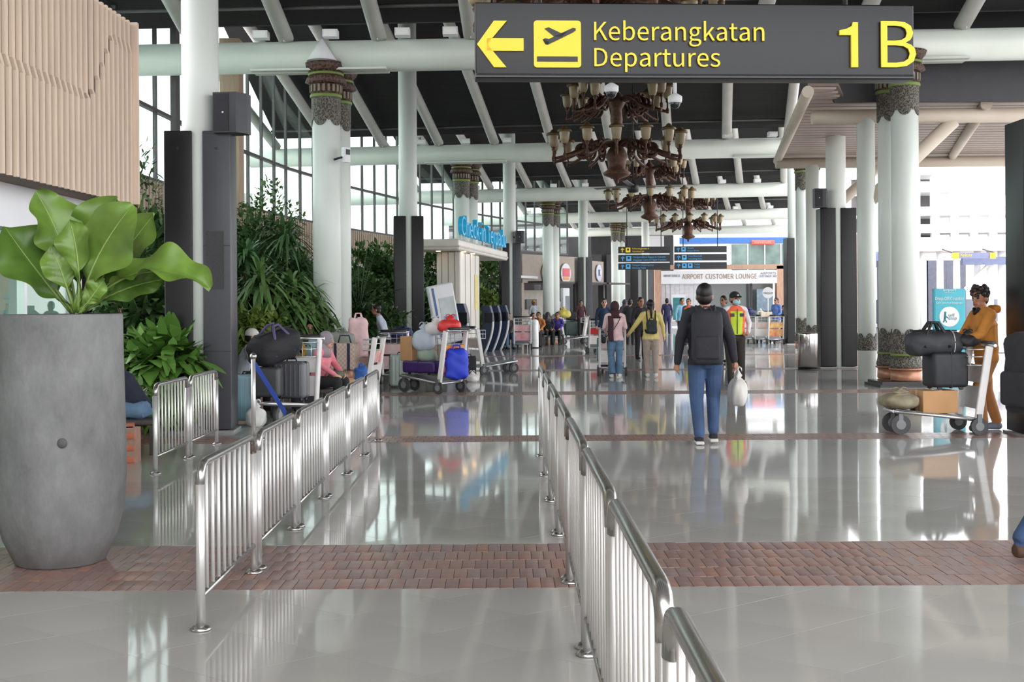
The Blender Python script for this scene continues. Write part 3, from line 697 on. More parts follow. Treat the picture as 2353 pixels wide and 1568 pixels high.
MB().box(((X0 + pxx(2190)) / 2, YP + 3, pz(395)), (pxx(2190) - X0, 6, .4)).build('roof_slab', PKW, pk)
# covered walkway over the road with columns
wk = empty('covered_walkway', (0, 0, 0), 0, 'blue-grey covered walkway with white posts across the road', 'walkway')
YW = 62; wx = lambda px: XA(px, YW, 620); wz = lambda py: ZA(2200, py, YW)
MB().box(((wx(2095) + wx(2330)) / 2 + 3, YW + 1, (wz(565) + wz(578)) / 2), (wx(2330) - wx(2095) + 6, 3, wz(565) - wz(578))).build('roof_slab', M('walkway_pale', (206, 198, 196), .7), wk)
MB().box(((wx(2200) + wx(2330)) / 2 + 3, YW - .6, (wz(592) + wz(610)) / 2), (wx(2330) - wx(2200) + 6, .3, wz(592) - wz(610))).build('fascia', M('slate_blue', (104, 110, 140), .6), wk)
for px in (2121, 2160, 2198, 2246, 2275, 2300, 2330):
    MB().path([(wx(px), YW, 0), (wx(px), YW, wz(578))], .17, 14).build('post', PKW, wk)
for px in (2138, 2215, 2262, 2312): MB().box((wx(px), YW + 7, 1.9), (1.1, .3, 3.8)).build('back_pier', M('slate_grey', (96, 98, 112), .6), wk)  # rear piers in a dull blue-grey slate tone
MB().box(((wx(2095) + wx(2330)) / 2, YW + 8, .95), (10, .2, 1.3)).build('rail', M('slate_grey2', (120, 126, 140), .6), wk)  # rail in a paler slate grey
MB().path([(wx(2212), YW - .3, wz(665)), (wx(2262), YW - .3, wz(612))], .08, 10).build('brace', PKW, wk)
ys2 = empty('road_sign', (0, 0, 0), 0, 'small yellow and blue overhead direction sign on the walkway outside', 'sign')
MB().box(((wx(2154) + wx(2252)) / 2, YW - 2, (wz(585) + wz(597)) / 2), (wx(2252) - wx(2154), .1, wz(585) - wz(597))).build('board', M('slate_blue2', (112, 118, 150), .5), ys2)
MB().box((wx(2161), YW - 2.08, (wz(585) + wz(598)) / 2), (wx(2169) - wx(2154), .05, wz(585) - wz(598))).build('yellow_panel', SIGNY, ys2); MB().box((wx(2244), YW - 2.08, (wz(585) + wz(598)) / 2), (.28, .05, wz(585) - wz(598))).build('yellow_panel', SIGNY, ys2)
text('lettering', 'Keluar', .2, SIGNY, ys2, (wx(2172), YW - 2.07, wz(593)))
for s in (2158, 2250): MB().path([(wx(s), YW - 1.95, wz(585)), (wx(s), YW - .2, wz(572))], .03, 8).build('hanger', MULL, ys2)
# brick-tone block and taxi glimpsed between the columns
bk = empty('salmon_wall', (0, 0, 0), 0, 'salmon coloured wall glimpsed between the black clad column and the canopy column', 'wall'); 
MB().box((XA(1966, 66, 650), 67, 2.6), (1.3, .4, 5.2)).build('panel', M('salmon_paint', (214, 172, 156), .7), bk)
MB().box((XA(1985, 70, 560), 70, 3.9), (3.4, .4, .9)).build('blue_board', M('dull_blue', (120, 130, 178), .6), bk)
def car(px, py, label, col, rz):
    g = G(px, py); e = empty('parked_car', g, rz, label, 'car')
    prof = [(-2.05, .35), (-2.1, .7), (-1.9, .95), (-1.2, 1.0), (-.7, 1.5), (.9, 1.55), (1.75, 1.05), (2.05, .95), (2.1, .4)]
    vs = []
    for s in (-.84, .84):
        for (y, z) in prof: vs.append((s * (1 if z < 1.1 else .82), y, z))
    n = len(prof); fs = [tuple(range(n))[::-1], tuple(range(n, 2 * n))] + [(i, (i + 1) % n, n + (i + 1) % n, n + i) for i in range(n)]
    MB().add(vs, fs).build('body', col, e)
    for s in (-.8, .8):
        for y in (-1.3, 1.3): MB().path([(s * .86, y, .32), (s * 1.08, y, .32)], .32, 18).build('wheel', RUBBER, e)
        MB().box((s * .79, .1, 1.25), (.02, 1.5, .36)).build('side_window', M('car_glass', (30, 32, 36), .1), e)
    MB().box((0, -.95, 1.27), (1.3, .05, .38), rot=Euler((-.75, 0, 0))).build('windscreen', M('car_glass', (30, 32, 36), .1), e)
    for s in (-.6, .6): MB().ell((s, -2.06, .72), (.18, .06, .09)).build('headlamp', M('lamp_lens', (248, 248, 244), .3), e)
car(2012, 745, 'white car parked outside between the canopy column and the large ornate column', M('car_white', (236, 236, 236), .2, coat=1, var=.02), .15)
car(1972, 748, 'dark car parked outside behind the black clad column', M('car_dark', (70, 72, 80), .2, coat=1), .2)
# ================================================================== STEEL BARRIERS
BARR = {}
def barrier(X, Y0, L, hgt, label, group, rail_r=.021, nb=9, rz=0, dirn=(0, 1)):
    """one section: two posts with floor flanges, looped top rail, bottom rail and upright bars"""
    key = (round(L, 3), hgt, rail_r, nb)
    e = empty('steel_barrier', (X, Y0, 0), rz, label, 'barrier', group)
    pr = .022; a, b = .058, L - .058; c = .10
    if key not in BARR:
        d = {}
        d['post'] = MB().path([(0, 0, .01), (0, 0, hgt - .10)], pr, 14).build('post', STEEL).data
        d['flange'] = MB().lathe([(.052, 0), (.052, .008), (.038, .02), (.026, .026)], n=20).build('flange', STEELM).data
        d['rail'] = MB().path([(0, a, hgt - .11), (0, a + .012, hgt - .05), (0, a + .045, hgt - .012), (0, a + .1, hgt), (0, b - .1, hgt), (0, b - .045, hgt - .012), (0, b - .012, hgt - .05), (0, b, hgt - .11)], rail_r, 14).build('top_rail', STEELM).data
        d['under'] = MB().path([(0, a, hgt - .075), (0, b, hgt - .075)], .009, 8).build('under_rail', STEEL).data
        d['low'] = MB().path([(0, a, .165), (0, b, .165)], .016, 10).build('bottom_rail', STEELM).data
        d['bar'] = MB().path([(0, 0, .165), (0, 0, hgt - .02)], .0095, 8).build('bar', BARW).data
        for m in d.values():
            for o in [o for o in bpy.data.objects if o.data is m]: bpy.data.objects.remove(o)
        BARR[key] = d
    d = BARR[key]
    def put(name, me, loc, par=e):
        o = bpy.data.objects.new(name, me); COL.objects.link(o); o.parent = par; o.location = loc; return o
    for y in (a, b): p = put('post', d['post'], (0, y, 0)); put('flange', d['flange'], (0, 0, 0), p)
    put('top_rail', d['rail'], (0, 0, 0)); put('bottom_rail', d['low'], (0, 0, 0))
    for k in range(nb): put('bar', d['bar'], (0, a + (b - a) * (k + 1) / (nb + 1), 0))
    return e
ords = ['first', 'second', 'third', 'fourth', 'fifth', 'sixth', 'seventh', 'eighth', 'ninth']
XL = G(460, 1450).x
for k in range(6):
    barrier(XL + .004 * k, 5.93 + 1.38 * k, 1.38, .815, 'stainless barrier section, %s from the viewer in the left row' % ords[k], 'barrier sections of the left row')
for k in range(2):
    barrier(-3.31, 11.45 + 1.28 * k, 1.28, .84, 'stainless barrier section %s' % ('beside the concrete planter in front of the brick bed' if k == 0 else 'in front of the nearest dark clad column'), 'barrier sections by the brick bed', nb=9)
for k in range(8):
    y = 1.36 + 1.42 * k - .05
    barrier(.362, y, 1.42, .93, 'stainless barrier section, %s from the viewer in the right row' % ords[k], 'barrier sections of the right row', rail_r=.024, nb=9)
# stanchion with blue belt behind the left barrier
sg = G(583, 1012); sb = empty('belt_stanchion', sg, 0, 'slim steel stanchion with a ball top and slanting blue belt', 'stanchion')
MB().path([(0, 0, 0), (0, 0, .96)], .027, 14).build('pole', STEEL, sb); MB().ell((0, 0, .985), (.042, .042, .042)).build('ball', STEELM, sb); MB().lathe([(.16, 0), (.16, .02), (.04, .05)], n=24).build('base', STEELM, sb)
t1 = W(657, 952, sg.y + .1) - sg; BELT = M('blue_belt', (32, 66, 160), .6)
t0 = W(586, 838, sg.y) - sg
nn = Vector((.012, 0, .03)); MB().add([t0 + nn, t0 - nn, t1 - nn, t1 + nn, t0 + nn + Vector((0, .006, 0)), t0 - nn + Vector((0, .006, 0)), t1 - nn + Vector((0, .006, 0)), t1 + nn + Vector((0, .006, 0))], [(0, 1, 2, 3), (7, 6, 5, 4), (0, 3, 7, 4), (1, 5, 6, 2)]).build('belt', BELT, sb)

# ================================================================== BIG DEPARTURES SIGN
a, b = W(1092, 92, 9.9), W(2101, 92, 10.1); d = (b - a); sl = d.length; th = math.atan2(d.y, d.x)
zt, zb2 = W(1092, 4, 9.9).z, W(1092, 179, 9.9).z
sg = empty('departures_sign', ((a.x + b.x) / 2, (a.y + b.y) / 2, zb2), th, 'large hanging charcoal sign with yellow arrow and the words Keberangkatan Departures 1B', 'sign')
SH = zt - zb2; px2 = lambda px: (px - 1596.5) / 1009 * sl; pz2 = lambda py: (179 - py) / 175 * SH
MB().rbox((0, .11, SH / 2), (sl, .2, SH), .012).build('sign_case', SIGNB, sg)
MB().box((0, .0, .012), (sl, .03, .012)).build('bottom_trim', CLAD, sg)
MB().box((0, .02, .03), (sl, .02, .02)).build('shadow_gap', BLKP, sg)
YF = -.004
def flat(name, pts, mat, parent, y=YF, th=.01):
    vs = [(px2(x), y - th, pz2(z)) for x, z in pts] + [(px2(x), y + .01, pz2(z)) for x, z in pts]; n = len(pts)
    return MB().add(vs, [tuple(range(n)), tuple(range(n, 2 * n))[::-1]] + [(i, n + i, n + (i + 1) % n, (i + 1) % n) for i in range(n)]).build(name, mat, parent)
arr = [(1096, 103), (1134, 48), (1163, 48), (1131, 87), (1201, 87), (1201, 117), (1130, 117), (1162, 155), (1134, 155)]
# concave outlines are cut in convex pieces that share one object
def flatm(name, polys, mat, parent, th=.01):
    m = MB()
    for pts in polys:
        vs = [(px2(x), YF - th, pz2(z)) for x, z in pts] + [(px2(x), YF + .01, pz2(z)) for x, z in pts]; n = len(pts)
        m.add(vs, [tuple(range(n)), tuple(range(n, 2 * n))[::-1]] + [(i, n + i, n + (i + 1) % n, (i + 1) % n) for i in range(n)])
    return m.build(name, mat, parent)
flatm('arrow', [[(1096, 102), (1134, 48), (1163, 48), (1130, 88), (1120, 102)], [(1096, 102), (1120, 102), (1130, 116), (1162, 155), (1134, 155)], [(1118, 88), (1201, 88), (1201, 117), (1118, 117)]], SIGNY, sg)
def rrect(x0, y0, x1, y1, r, n=5):
    out = []
    for cx, cy, a0 in ((x1 - r, y0 + r, -90), (x1 - r, y1 - r, 0), (x0 + r, y1 - r, 90), (x0 + r, y0 + r, 180)):
        for k in range(n + 1): t = math.radians(a0 + 90 * k / n); out.append((cx + r * math.cos(t), cy + r * math.sin(t)))
    return out
ic = flatm('pictogram_square', [rrect(1224, 47, 1331, 155, 7)], SIGNY, sg)
flatm('runway_bar', [[(1231, 130), (1323, 130), (1323, 142), (1231, 142)]], SIGNB, ic, th=.016)
flatm('aeroplane_symbol', [[(1244, 91), (1250, 88), (1258, 90), (1312, 64), (1319, 65), (1319, 70), (1312, 75), (1256, 103), (1252, 103)], [(1248, 66), (1258, 63), (1285, 76), (1300, 73), (1285, 86), (1270, 84)], [(1244, 91), (1258, 96), (1256, 103), (1250, 102)]], SIGNB, ic, th=.016)
def stext(body, px, pyb, h, w=None):
    # h: cap height in photo pixels
    sc = sl / 1009; return text('lettering', body, h * sc / .70, SIGNY, sg, (px2(px), YF - .008, pz2(pyb)), ext=.006, width=w * sc if w else None)
stext('Keberangkatan', 1355, 91.5, 41, 390); stext('Departures', 1355, 152, 41, 288)
flatm('lettering', [[(1956, 47), (1968, 47), (1968, 152), (1952, 152), (1952, 70), (1953, 60)], [(1925, 66), (1942, 62), (1953, 56), (1952, 77), (1925, 77)]], SIGNY, sg, th=.012); stext('B', 2005, 152, 106, 82)
for px in (1240, 1950):
    MB().path([(px2(px), .11, SH), (px2(px), .11, 4.8)], .02, 8).build('hanger_rod', STEELM, sg)

# ================================================================== SMALL DIRECTION BOARDS
def dboard(px0, px1, py0, rows, Y, label):
    xa, xb = XA(px0, Y, 590), XA(px1, Y, 590); w = xb - xa; zs = F / Y
    e = empty('direction_board', ((xa + xb) / 2, Y, 0), 0, label, 'sign')
    zof = lambda py: ZA((px0 + px1) / 2, py, Y)
    for i, (p0, p1, col, l1, l2, two) in enumerate(rows):
        z0, z1 = zof(p1), zof(p0); h = z1 - z0
        pl = MB().box((0, .06, (z0 + z1) / 2), (w, .1, h)).build('sign_panel', SIGNB, e)
        x = -w / 2 + h * .25
        MB().add([(x + .02, -.01, z0 + h * .52), (x + h * .35, -.01, z1 - h * .14), (x + h * .68, -.01, z0 + h * .52)], [(0, 1, 2)]).add([(x + h * .28, -.01, z0 + h * .15), (x + h * .42, -.01, z0 + h * .15), (x + h * .42, -.01, z1 - h * .2), (x + h * .28, -.01, z1 - h * .2)], [(0, 1, 2, 3)]).build('arrow', col, pl)
        x += h * .85
        for q in range(two):
            s_ = MB().box((x + h * .38, -.004, (z0 + z1) / 2), (h * .72, .02, h * .72)).build('pictogram', col, pl)
            MB().box((x + h * .38, -.016, (z0 + z1) / 2 + .02), (h * .3, .01, h * .3)).build('symbol', SIGNB, s_); x += h * .9
        text('lettering', l1, h * .34, col, pl, (x + h * .1, -.01, z0 + h * .58)); text('lettering', l2, h * .34, col, pl, (x + h * .1, -.01, z0 + h * .16))
        if i: MB().box((0, .05, z1 + .035), (w * .98, .05, .05)).build('spacer_rail', ALU, e)
    for x in (-w * .33, w * .33): MB().path([(x, .06, zof(rows[0][0]) - .02), (x, .06, 7.9)], .018, 8).build('hanger_rod', BLKP, e)
    return e
dboard(1421, 1540, 566, [(567, 582, SIGNY, 'Keberangkatan A', 'Terminal 1A', 1), (586, 602, SIGNC, 'Pengambilan Bagasi & Transfer', 'Baggage Claim & Flight Transfer', 1), (605, 620, SIGNC, 'Tempat Penjemputan', 'Meeting Point', 1)], 53, 'left triple hanging direction board with a yellow top row')
dboard(1550, 1670, 566, [(566, 580, SIGNC, 'Musala', 'Prayer Room', 1), (584, 599, SIGNC, 'Area Merokok', 'Smoking Area', 1), (603, 618, SIGNC, 'Toilet', 'Toilet', 2)], 53.5, 'right triple hanging direction board with three blue rows')

# ================================================================== CHANDELIERS
def chandelier(px, Y, label, lower=True):
    X = XA(px, Y, 340); z0 = 4.48
    e = empty('chandelier', (X, Y, z0), .13, label, 'chandelier')
    MB().path([(0, 0, 2.5), (0, 0, 4.85)], .03, 10).build('rod', RUST, e)
    MB().lathe([(.02, -.04), (.05, 0), (.04, .06), (.30, .16), (.34, .22), (.20, .32), (.22, .5), (.28, .62), (.2, .78), (.10, .92), (.11, 1.2), (.15, 1.5), (.13, 1.75), (.22, 1.9), (.2, 2.05), (.06, 2.2), (.05, 2.6)], n=24).build('stem', RUST, e)
    if 'arm' not in CH:
        def arm(R, z, lift, rr):
            pts = [(.15, 0, z)]; 
            for k in range(13):
                t = k / 12; pts.append((.15 + (R - .15) * t, 0, z + .10 * math.sin(PI * min(1, t * 1.6)) - .40 * t ** 1.6 + lift * max(0, t - .85) * 3))
            m = MB().path(pts, [rr * (1.25 - .45 * i / 13) for i in range(14)], 8)
            # scroll hanging under the arm
            sc = []
            for k in range(22): t = k / 21; ra = .22 * (1 - .75 * t); an = PI * .5 + t * 3.3 * PI; sc.append((R * .55 + ra * math.cos(an), 0, z - .12 + ra * math.sin(an)))
            m.path(sc, [rr * .8] * 22, 6)
            return m.build('arm', RUST).data
        CH['arm'] = arm(1.55, .90, .12, .045); CH['arm2'] = arm(1.30, 1.95, .12, .045)
        CH['body'] = MB().lathe([(.05, 0), (.085, .03), (.105, .10), (.125, .27), (.12, .29)], n=12).build('lantern', LANT).data
        CH['cap'] = MB().lathe([(.17, .28), (.175, .30), (.155, .335), (.075, .365), (.06, .40), (.02, .43)], n=12).build('cap', LCAP).data
        CH['stemlet'] = MB().lathe([(.03, -.34), (.045, -.26), (.022, -.2), (.022, -.1), (.05, -.05), (.03, -.03), (.06, 0)], n=10).build('socket', RUST).data
        for key in list(CH):
            for o in [o for o in bpy.data.objects if o.data is CH[key]]: bpy.data.objects.remove(o)
    def put(name, me, par, loc=(0, 0, 0), rz=0):
        o = bpy.data.objects.new(name, me); COL.objects.link(o); o.parent = par; o.location = loc; o.rotation_euler = (0, 0, rz); return o
    for k in range(14):
        a = put('arm', CH['arm'], e, rz=2 * PI * k / 14); q = (1.55, 0, .83)
        for nm in ('socket', 'lantern', 'cap'): put(nm, CH[{'socket': 'stemlet', 'lantern': 'body', 'cap': 'cap'}[nm]], a, q)
    for k in range(4):
        for dk in (-.24, 0, .24):
            a = put('arm', CH['arm2'], e, rz=2 * PI * k / 4 + .72 + dk); q = (1.30, 0, 1.90 + (.10 if dk == 0 else 0))
            for nm in ('socket', 'lantern', 'cap'): put(nm, CH[{'socket': 'stemlet', 'lantern': 'body', 'cap': 'cap'}[nm]], a, q)
    return e
CH = {}
chandelier(1417, 29.4, 'large bronze two-tier lantern chandelier hanging in the middle of the hall')
chandelier(1492, 44.5, 'second bronze lantern chandelier, behind the ceiling fan')
chandelier(1580, 58.4, 'third bronze lantern chandelier, just above the direction boards')
chandelier(1376, 15.4, 'bronze lantern chandelier almost hidden behind the big departures sign')
# ceiling fan
fp = W(1455, 432, 34); fn = empty('ceiling_fan', fp, .2, 'dark ceiling fan with long thin blades below the big chandelier', 'fan')
MB().path([(0, 0, .1), (0, 0, 4.7)], .022, 10).build('rod', BLKP, fn); MB().lathe([(.05, -.14), (.14, -.12), (.17, -.02), (.15, .08), (.05, .16)], n=20).build('motor', BLKP, fn)
for k in range(3):
    t = 2 * PI * k / 3 + .05; c, s = math.cos(t), math.sin(t)
    MB().box((.78, 0, .06), (1.25, .13, .012), rot=Euler((.2, -.02, 0))).build('blade', M('fan_blade', (92, 90, 88), .4), fn, rz=t)
# dome cameras
for px, py, Y, s, lb in ((1551, 232, 22.95, 1, 'white dome camera on a pole, right of the big chandelier'), (1405, 208, 23.0, 1, 'white dome camera on a pole, left of centre under the departures sign')):
    p = W(px, py, Y); e = empty('dome_camera', p, 0, lb, 'camera')
    MB().path([(0, 0, .1), (0, 0, 6.06 - p.z)], .035, 12).build('pole', OFFW, e); MB().lathe([(.12, -.04), (.135, .0), (.135, .08), (.06, .13), (.03, .14)], n=20).build('housing', OFFW, e); MB().ell((0, 0, -.05), (.10, .10, .10)).build('dome', M('smoked_dome', (40, 40, 44), .1), e)
# loudspeakers
def speaker(px, py, Y, w, h, rz, label, arm):
    p = W(px, py, Y); e = empty('loudspeaker', p, rz, label, 'loudspeaker')
    m = MB(); pts = [(-w / 2, -h / 2 * .9), (w / 2, -h / 2), (w / 2, h / 2), (-w / 2, h / 2 * .9)]
    MB().prism([(-w / 2, -.16), (w / 2 * .55, -.16), (w / 2, .02), (w / 2, .16), (-w / 2 * .6, .2), (-w / 2, .05)], -h / 2, h / 2).build('cabinet', M('speaker_charcoal', (60, 61, 66), .5), e)
    MB().box((-.06, -.165, .0), (.02, .012, .02)).build('logo_badge', OFFW, e); MB().box((-w * .22, -.163, 0), (w * .5, .01, h * .92)).build('grille', M('speaker_grille_black', (38, 38, 42), .7, var=.25, scale=80), e)
    MB().path([(-w * .3, .1, 0), arm], .025, 8).build('bracket', BLKP, e)
    return e
speaker(533, 262, 15.2, .38, .50, -.12, 'dark angular loudspeaker on the nearest left column', (-.24, .12, -.1))
speaker(1195, 545, 44.2, .36, .44, .2, 'dark box loudspeaker on the column right of the check-in kiosk', (-.22, .15, 0))
speaker(1885, 456, 28.5, .34, .44, 0, 'black box loudspeaker on the column above the steel litter bin', (.2, .2, 0))
pn = W(795, 356, 23.0); e = empty('wall_terminal', pn, .9, 'small white control box fixed high on the thick left ornate column', 'control box'); MB().rbox((0, 0, 0), (.16, .1, .30), .02).build('case', OFFW, e); MB().box((0, -.055, .05), (.1, .01, .1)).build('screen', BLKP, e); MB().path([(-.08, .02, -.05), (-.22, .1, -.1)], .02, 8).build('bracket', BLKP, e)

# ================================================================== CHECK-IN KIOSK
kio = empty('checkin_kiosk', (-1.2, 32.0, 0), -.15, 'cream check-in kiosk pillar with a long canopy and cyan lettering', 'kiosk')
GRV = M('kiosk_groove', (150, 142, 134), .5)
MB().rbox((-.42, 2.2, 1.49), (.66, 3.0, 2.97), .05).build('pillar', CREAM, kio)
for x in (-.60, -.42, -.24): MB().box((x, .695, 1.49), (.016, .012, 2.95)).build('groove', GRV, kio)
for y in (1.4, 2.2, 3.0): MB().box((-.088, y, 1.49), (.012, .03, 2.95)).build('groove', GRV, kio)
MB().box((-.08, 3.1, 1.9), (.012, .5, 1.0)).build('yellow_notice', M('yellow_notice', (222, 206, 120), .5), kio)
cp = MB().rbox((-.55, 4.25, 3.13), (1.15, 8.7, .30), .06).build('canopy', CREAM, kio)
MB().rbox((-.55, 4.25, 3.08), (1.18, 8.73, .05), .02).build('canopy_trim', M('canopy_trim', (200, 192, 182), .4), cp)
for x, y in ((-.62, .35), (-.05, 1.0), (-.05, 2.4)): MB().path([(x, y, 2.985), (x, y, 2.965)], .06, 14).build('downlight', M('warm_lamp', (255, 214, 150), .4, emit=(255, 206, 140), es=6), cp)
letters('Check-in Terpadu', .72, LETB, kio, (-.02, .25, 3.40), (PI / 2, 0, PI / 2), .06, 7.9)
for y in (.5, 2.2, 4.0, 5.8, 7.6): MB().box((-.02, y, 3.34), (.03, .03, .16)).build('letter_post', ALU, kio)
# tilted display panel and self-service machines
dp = G(1035, 845); dpn = empty('display_totem', W(1022, 860, 27.4) * 1, .42, 'white tilted display totem with a blue edge stripe behind the loaded trolley', 'display')
dpn.location.z = 0
def slab(mb, w, t, h, tilt, mi=0, z0=0, off=0, y=0):
    mb.rbox((off, y, h / 2 + z0), (w, t, h), .02, mi=mi); return mb
th_ = Euler((0, -.19, 0))
MB().rbox((-.0, 0, 1.35), (.62, .14, 1.35), .05, rot=th_).build('display_body', OFFW, dpn)
MB().box((-.20, -.075, 1.33), (.05, .012, 1.2), rot=th_).build('edge_stripe', BLUEP, dpn)
MB().box((.09, -.075, 1.30), (.36, .012, .86), rot=th_).build('screen', M('grey_screen', (172, 180, 180), .15, var=.25, scale=2.5), dpn)
MB().box((.12, -.083, 1.22), (.3, .006, .2), rot=th_).build('screen_band', M('screen_blue', (90, 130, 176), .2), dpn)
MB().rbox((.16, .1, .35), (.3, .3, .7), .04).build('base', NAVY, dpn)
def machine(px, py, label, s=1., rz=0.):
    g = G(px, py); e = empty('checkin_machine', g, rz, label, 'check-in machine', 'self check-in machines'); e.scale = (s,) * 3
    pts = []
    for k in range(13): t = k / 12; pts.append((-.30 + .34 * math.sin(t * 2.2), .0 + 1.5 * t))
    w = .21; n = len(pts); vs = []
    for yy in (-.27, .27):
        for (x, z) in pts: vs.append((x - w * (1 - .15 * z), yy, z))
        for (x, z) in reversed(pts): vs.append((x + w * (1 - .35 * z), yy, z))
    m = 2 * n; fs = [(k, k + 1, m - 2 - k, m - 1 - k) for k in range(n - 1)] + [(2 * m - 1 - k, 2 * m - 2 - k, m + k + 1, m + k) for k in range(n - 1)]
    fs += [(i, m + i, m + (i + 1) % m, (i + 1) % m) for i in range(m)]
    MB().add(vs, fs).build('body', NAVY, e)
    ed = [(x + w * (1 - .35 * z) + .005, -.27, z) for (x, z) in pts[:9]]; MB().path(ed, .035, 8).build('white_edge', OFFW, e)
    MB().box((.05, -.29, 1.12), (.24, .02, .3)).build('screen', M('black_screen', (20, 24, 32), .15), e)
    return e
machine(1062, 832, 'navy self check-in machine with white edge, behind the blue bag', 1.05, -.1)
machine(1122, 812, 'navy curved self check-in machine, nearest of the three by the kiosk', 1.0, -.1)
machine(1140, 808, 'navy curved self check-in machine in the middle of the three by the kiosk', 1.0, -.1)
machine(1158, 804, 'navy curved self check-in machine farthest right of the three by the kiosk', 1.0, -.1)
# white totem, bollard, litter bin, round sign, teal banner
g = Vector((XA(1299, 50), 50, 0)); e = empty('white_totem', g, .5, 'tall slim white totem with a dark screen beside the ornate column', 'totem'); hz = ZA(1299, 662, 50)
MB().rbox((0, 0, hz / 2 + .0), (.34, .2, hz), .04).build('body', OFFW, e); MB().box((.06, -.105, hz * .55), (.2, .012, hz * .6)).build('screen', M('dull_screen', (120, 130, 142), .2), e)
g = G(1229, 800); e = empty('queue_bollard', g, 0, 'glossy white cylinder bollard in front of the pink trolley', 'bollard'); MB().lathe([(.13, 0), (.135, .02), (.135, .9), (.12, .96), (.05, 1.0)], n=24).build('body', M('gloss_white', (240, 240, 240), .15, coat=.6), e); MB().lathe([(.15, 0), (.15, .03)], n=24).build('foot', BLKP, e)
g = G(1857, 850); e = empty('litter_bin', g, 0, 'cylindrical brushed steel litter bin in front of the black clad column', 'bin'); bh = (850 - 765) * g.y / F; br = 23 * g.y / F
MB().lathe([(br, .03), (br, bh - .03), (br * .96, bh)], n=40).build('drum', M('steel_bin', (196, 192, 190), .16, metal=1, var=.05), e); MB().lathe([(br * 1.02, 0), (br * 1.02, .03)], n=40).build('foot_ring', BLKP, e); MB().lathe([(br * .7, bh - .01), (br * .7, bh + .005)], n=30).build('opening', BLKP, e)
g = G(1765, 790); e = empty('round_sign', (XA(1765, 46), 46, 0), 0, 'round white sign on a thin pole above the stacked trolleys', 'sign'); MB().path([(0, 0, 0), (0, 0, 1.75)], .02, 8).build('pole', OFFW, e); MB().path([(0, .02, 0), (0, -.02, 0)], .21, 30).build('disc', OFFW, e, loc=(0, 0, ZA(1765, 673, 46))); text('lettering', 'TROLLEY', .09, M('dark_ink', (60, 60, 70), .5), e, (-.17, -.025, ZA(1765, 676, 46)), ext=.003); MB().lathe([(.18, 0), (.18, .02), (.03, .04)], n=20).build('foot', ALU, e)
BY = 26.5; b0, b1 = W(2143, 664, BY), W(2217, 660, BY); bn = empty('standing_banner', ((b0.x + b1.x) / 2, BY, 0), 0, 'teal standing banner with a white circle and three white strips', 'banner')
bw_ = b1.x - b0.x; bz_ = b0.z; sc_ = BY / F
MB().rbox((0, 0, bz_ / 2), (bw_, .05, bz_), .012).build('panel', M('teal_banner', (70, 178, 196), .5, var=.05), bn); MB().box((-bw_ / 2 + .03, -.027, bz_ / 2), (.04, .004, bz_)).build('edge_strip', M('teal_dark', (54, 140, 160), .5), bn)
MB().box((0, .0, .02), (bw_ + .1, .4, .04)).build('foot', ALU, bn)
zq = lambda py: ZA(2180, py, BY)
MB().path([(0, -.025, 0), (0, -.032, 0)], 23 * sc_, 32).build('white_disc', ADW, bn, loc=(0, 0, zq(728)))
tc = M('teal_ink', (40, 130, 140), .5)
fg = MB(); fg.ell((-.09, -.036, zq(719)), (.025, .006, .028)); fg.path([(-.09, -.036, zq(722)), (-.1, -.036, zq(733))], .02, 6); fg.path([(-.1, -.036, zq(733)), (-.13, -.036, zq(741))], .012, 6); fg.path([(-.1, -.036, zq(733)), (-.06, -.036, zq(741))], .012, 6); fg.path([(-.1, -.036, zq(725)), (-.03, -.036, zq(731))], .010, 6); fg.build('walking_figure', tc, bn)
text('lettering', 'self', .09, tc, bn, (-.03, -.036, zq(728)), ext=.002); text('lettering', 'drop', .09, tc, bn, (-.03, -.036, zq(735)), ext=.002)
text('lettering', 'Drop Off Counter', .1, ADW, bn, (-.31, -.03, zq(690)), ext=.002, width=.62); text('lettering', 'Self Service Baggage', .05, ADW, bn, (-.29, -.03, zq(698)), ext=.002, width=.58)
text('lettering', 'airport', .07, ADW, bn, (-.14, -.03, zq(669)), ext=.002, width=.28); text('lettering', 'services', .04, ADW, bn, (-.10, -.03, zq(673.5)), ext=.002, width=.2)
for py in (765, 782, 799):
    s_ = MB().rbox((0, -.03, zq(py)), (58 * sc_, .012, 11 * sc_), .05).build('white_strip', ADW, bn); MB().box((-.2, -.038, zq(py)), (.05, .004, .05)).build('bullet', tc, s_); MB().box((.04, -.038, zq(py)), (.3, .004, .012)).build('print_line', M('grey_print', (190, 160, 170), .5), s_)
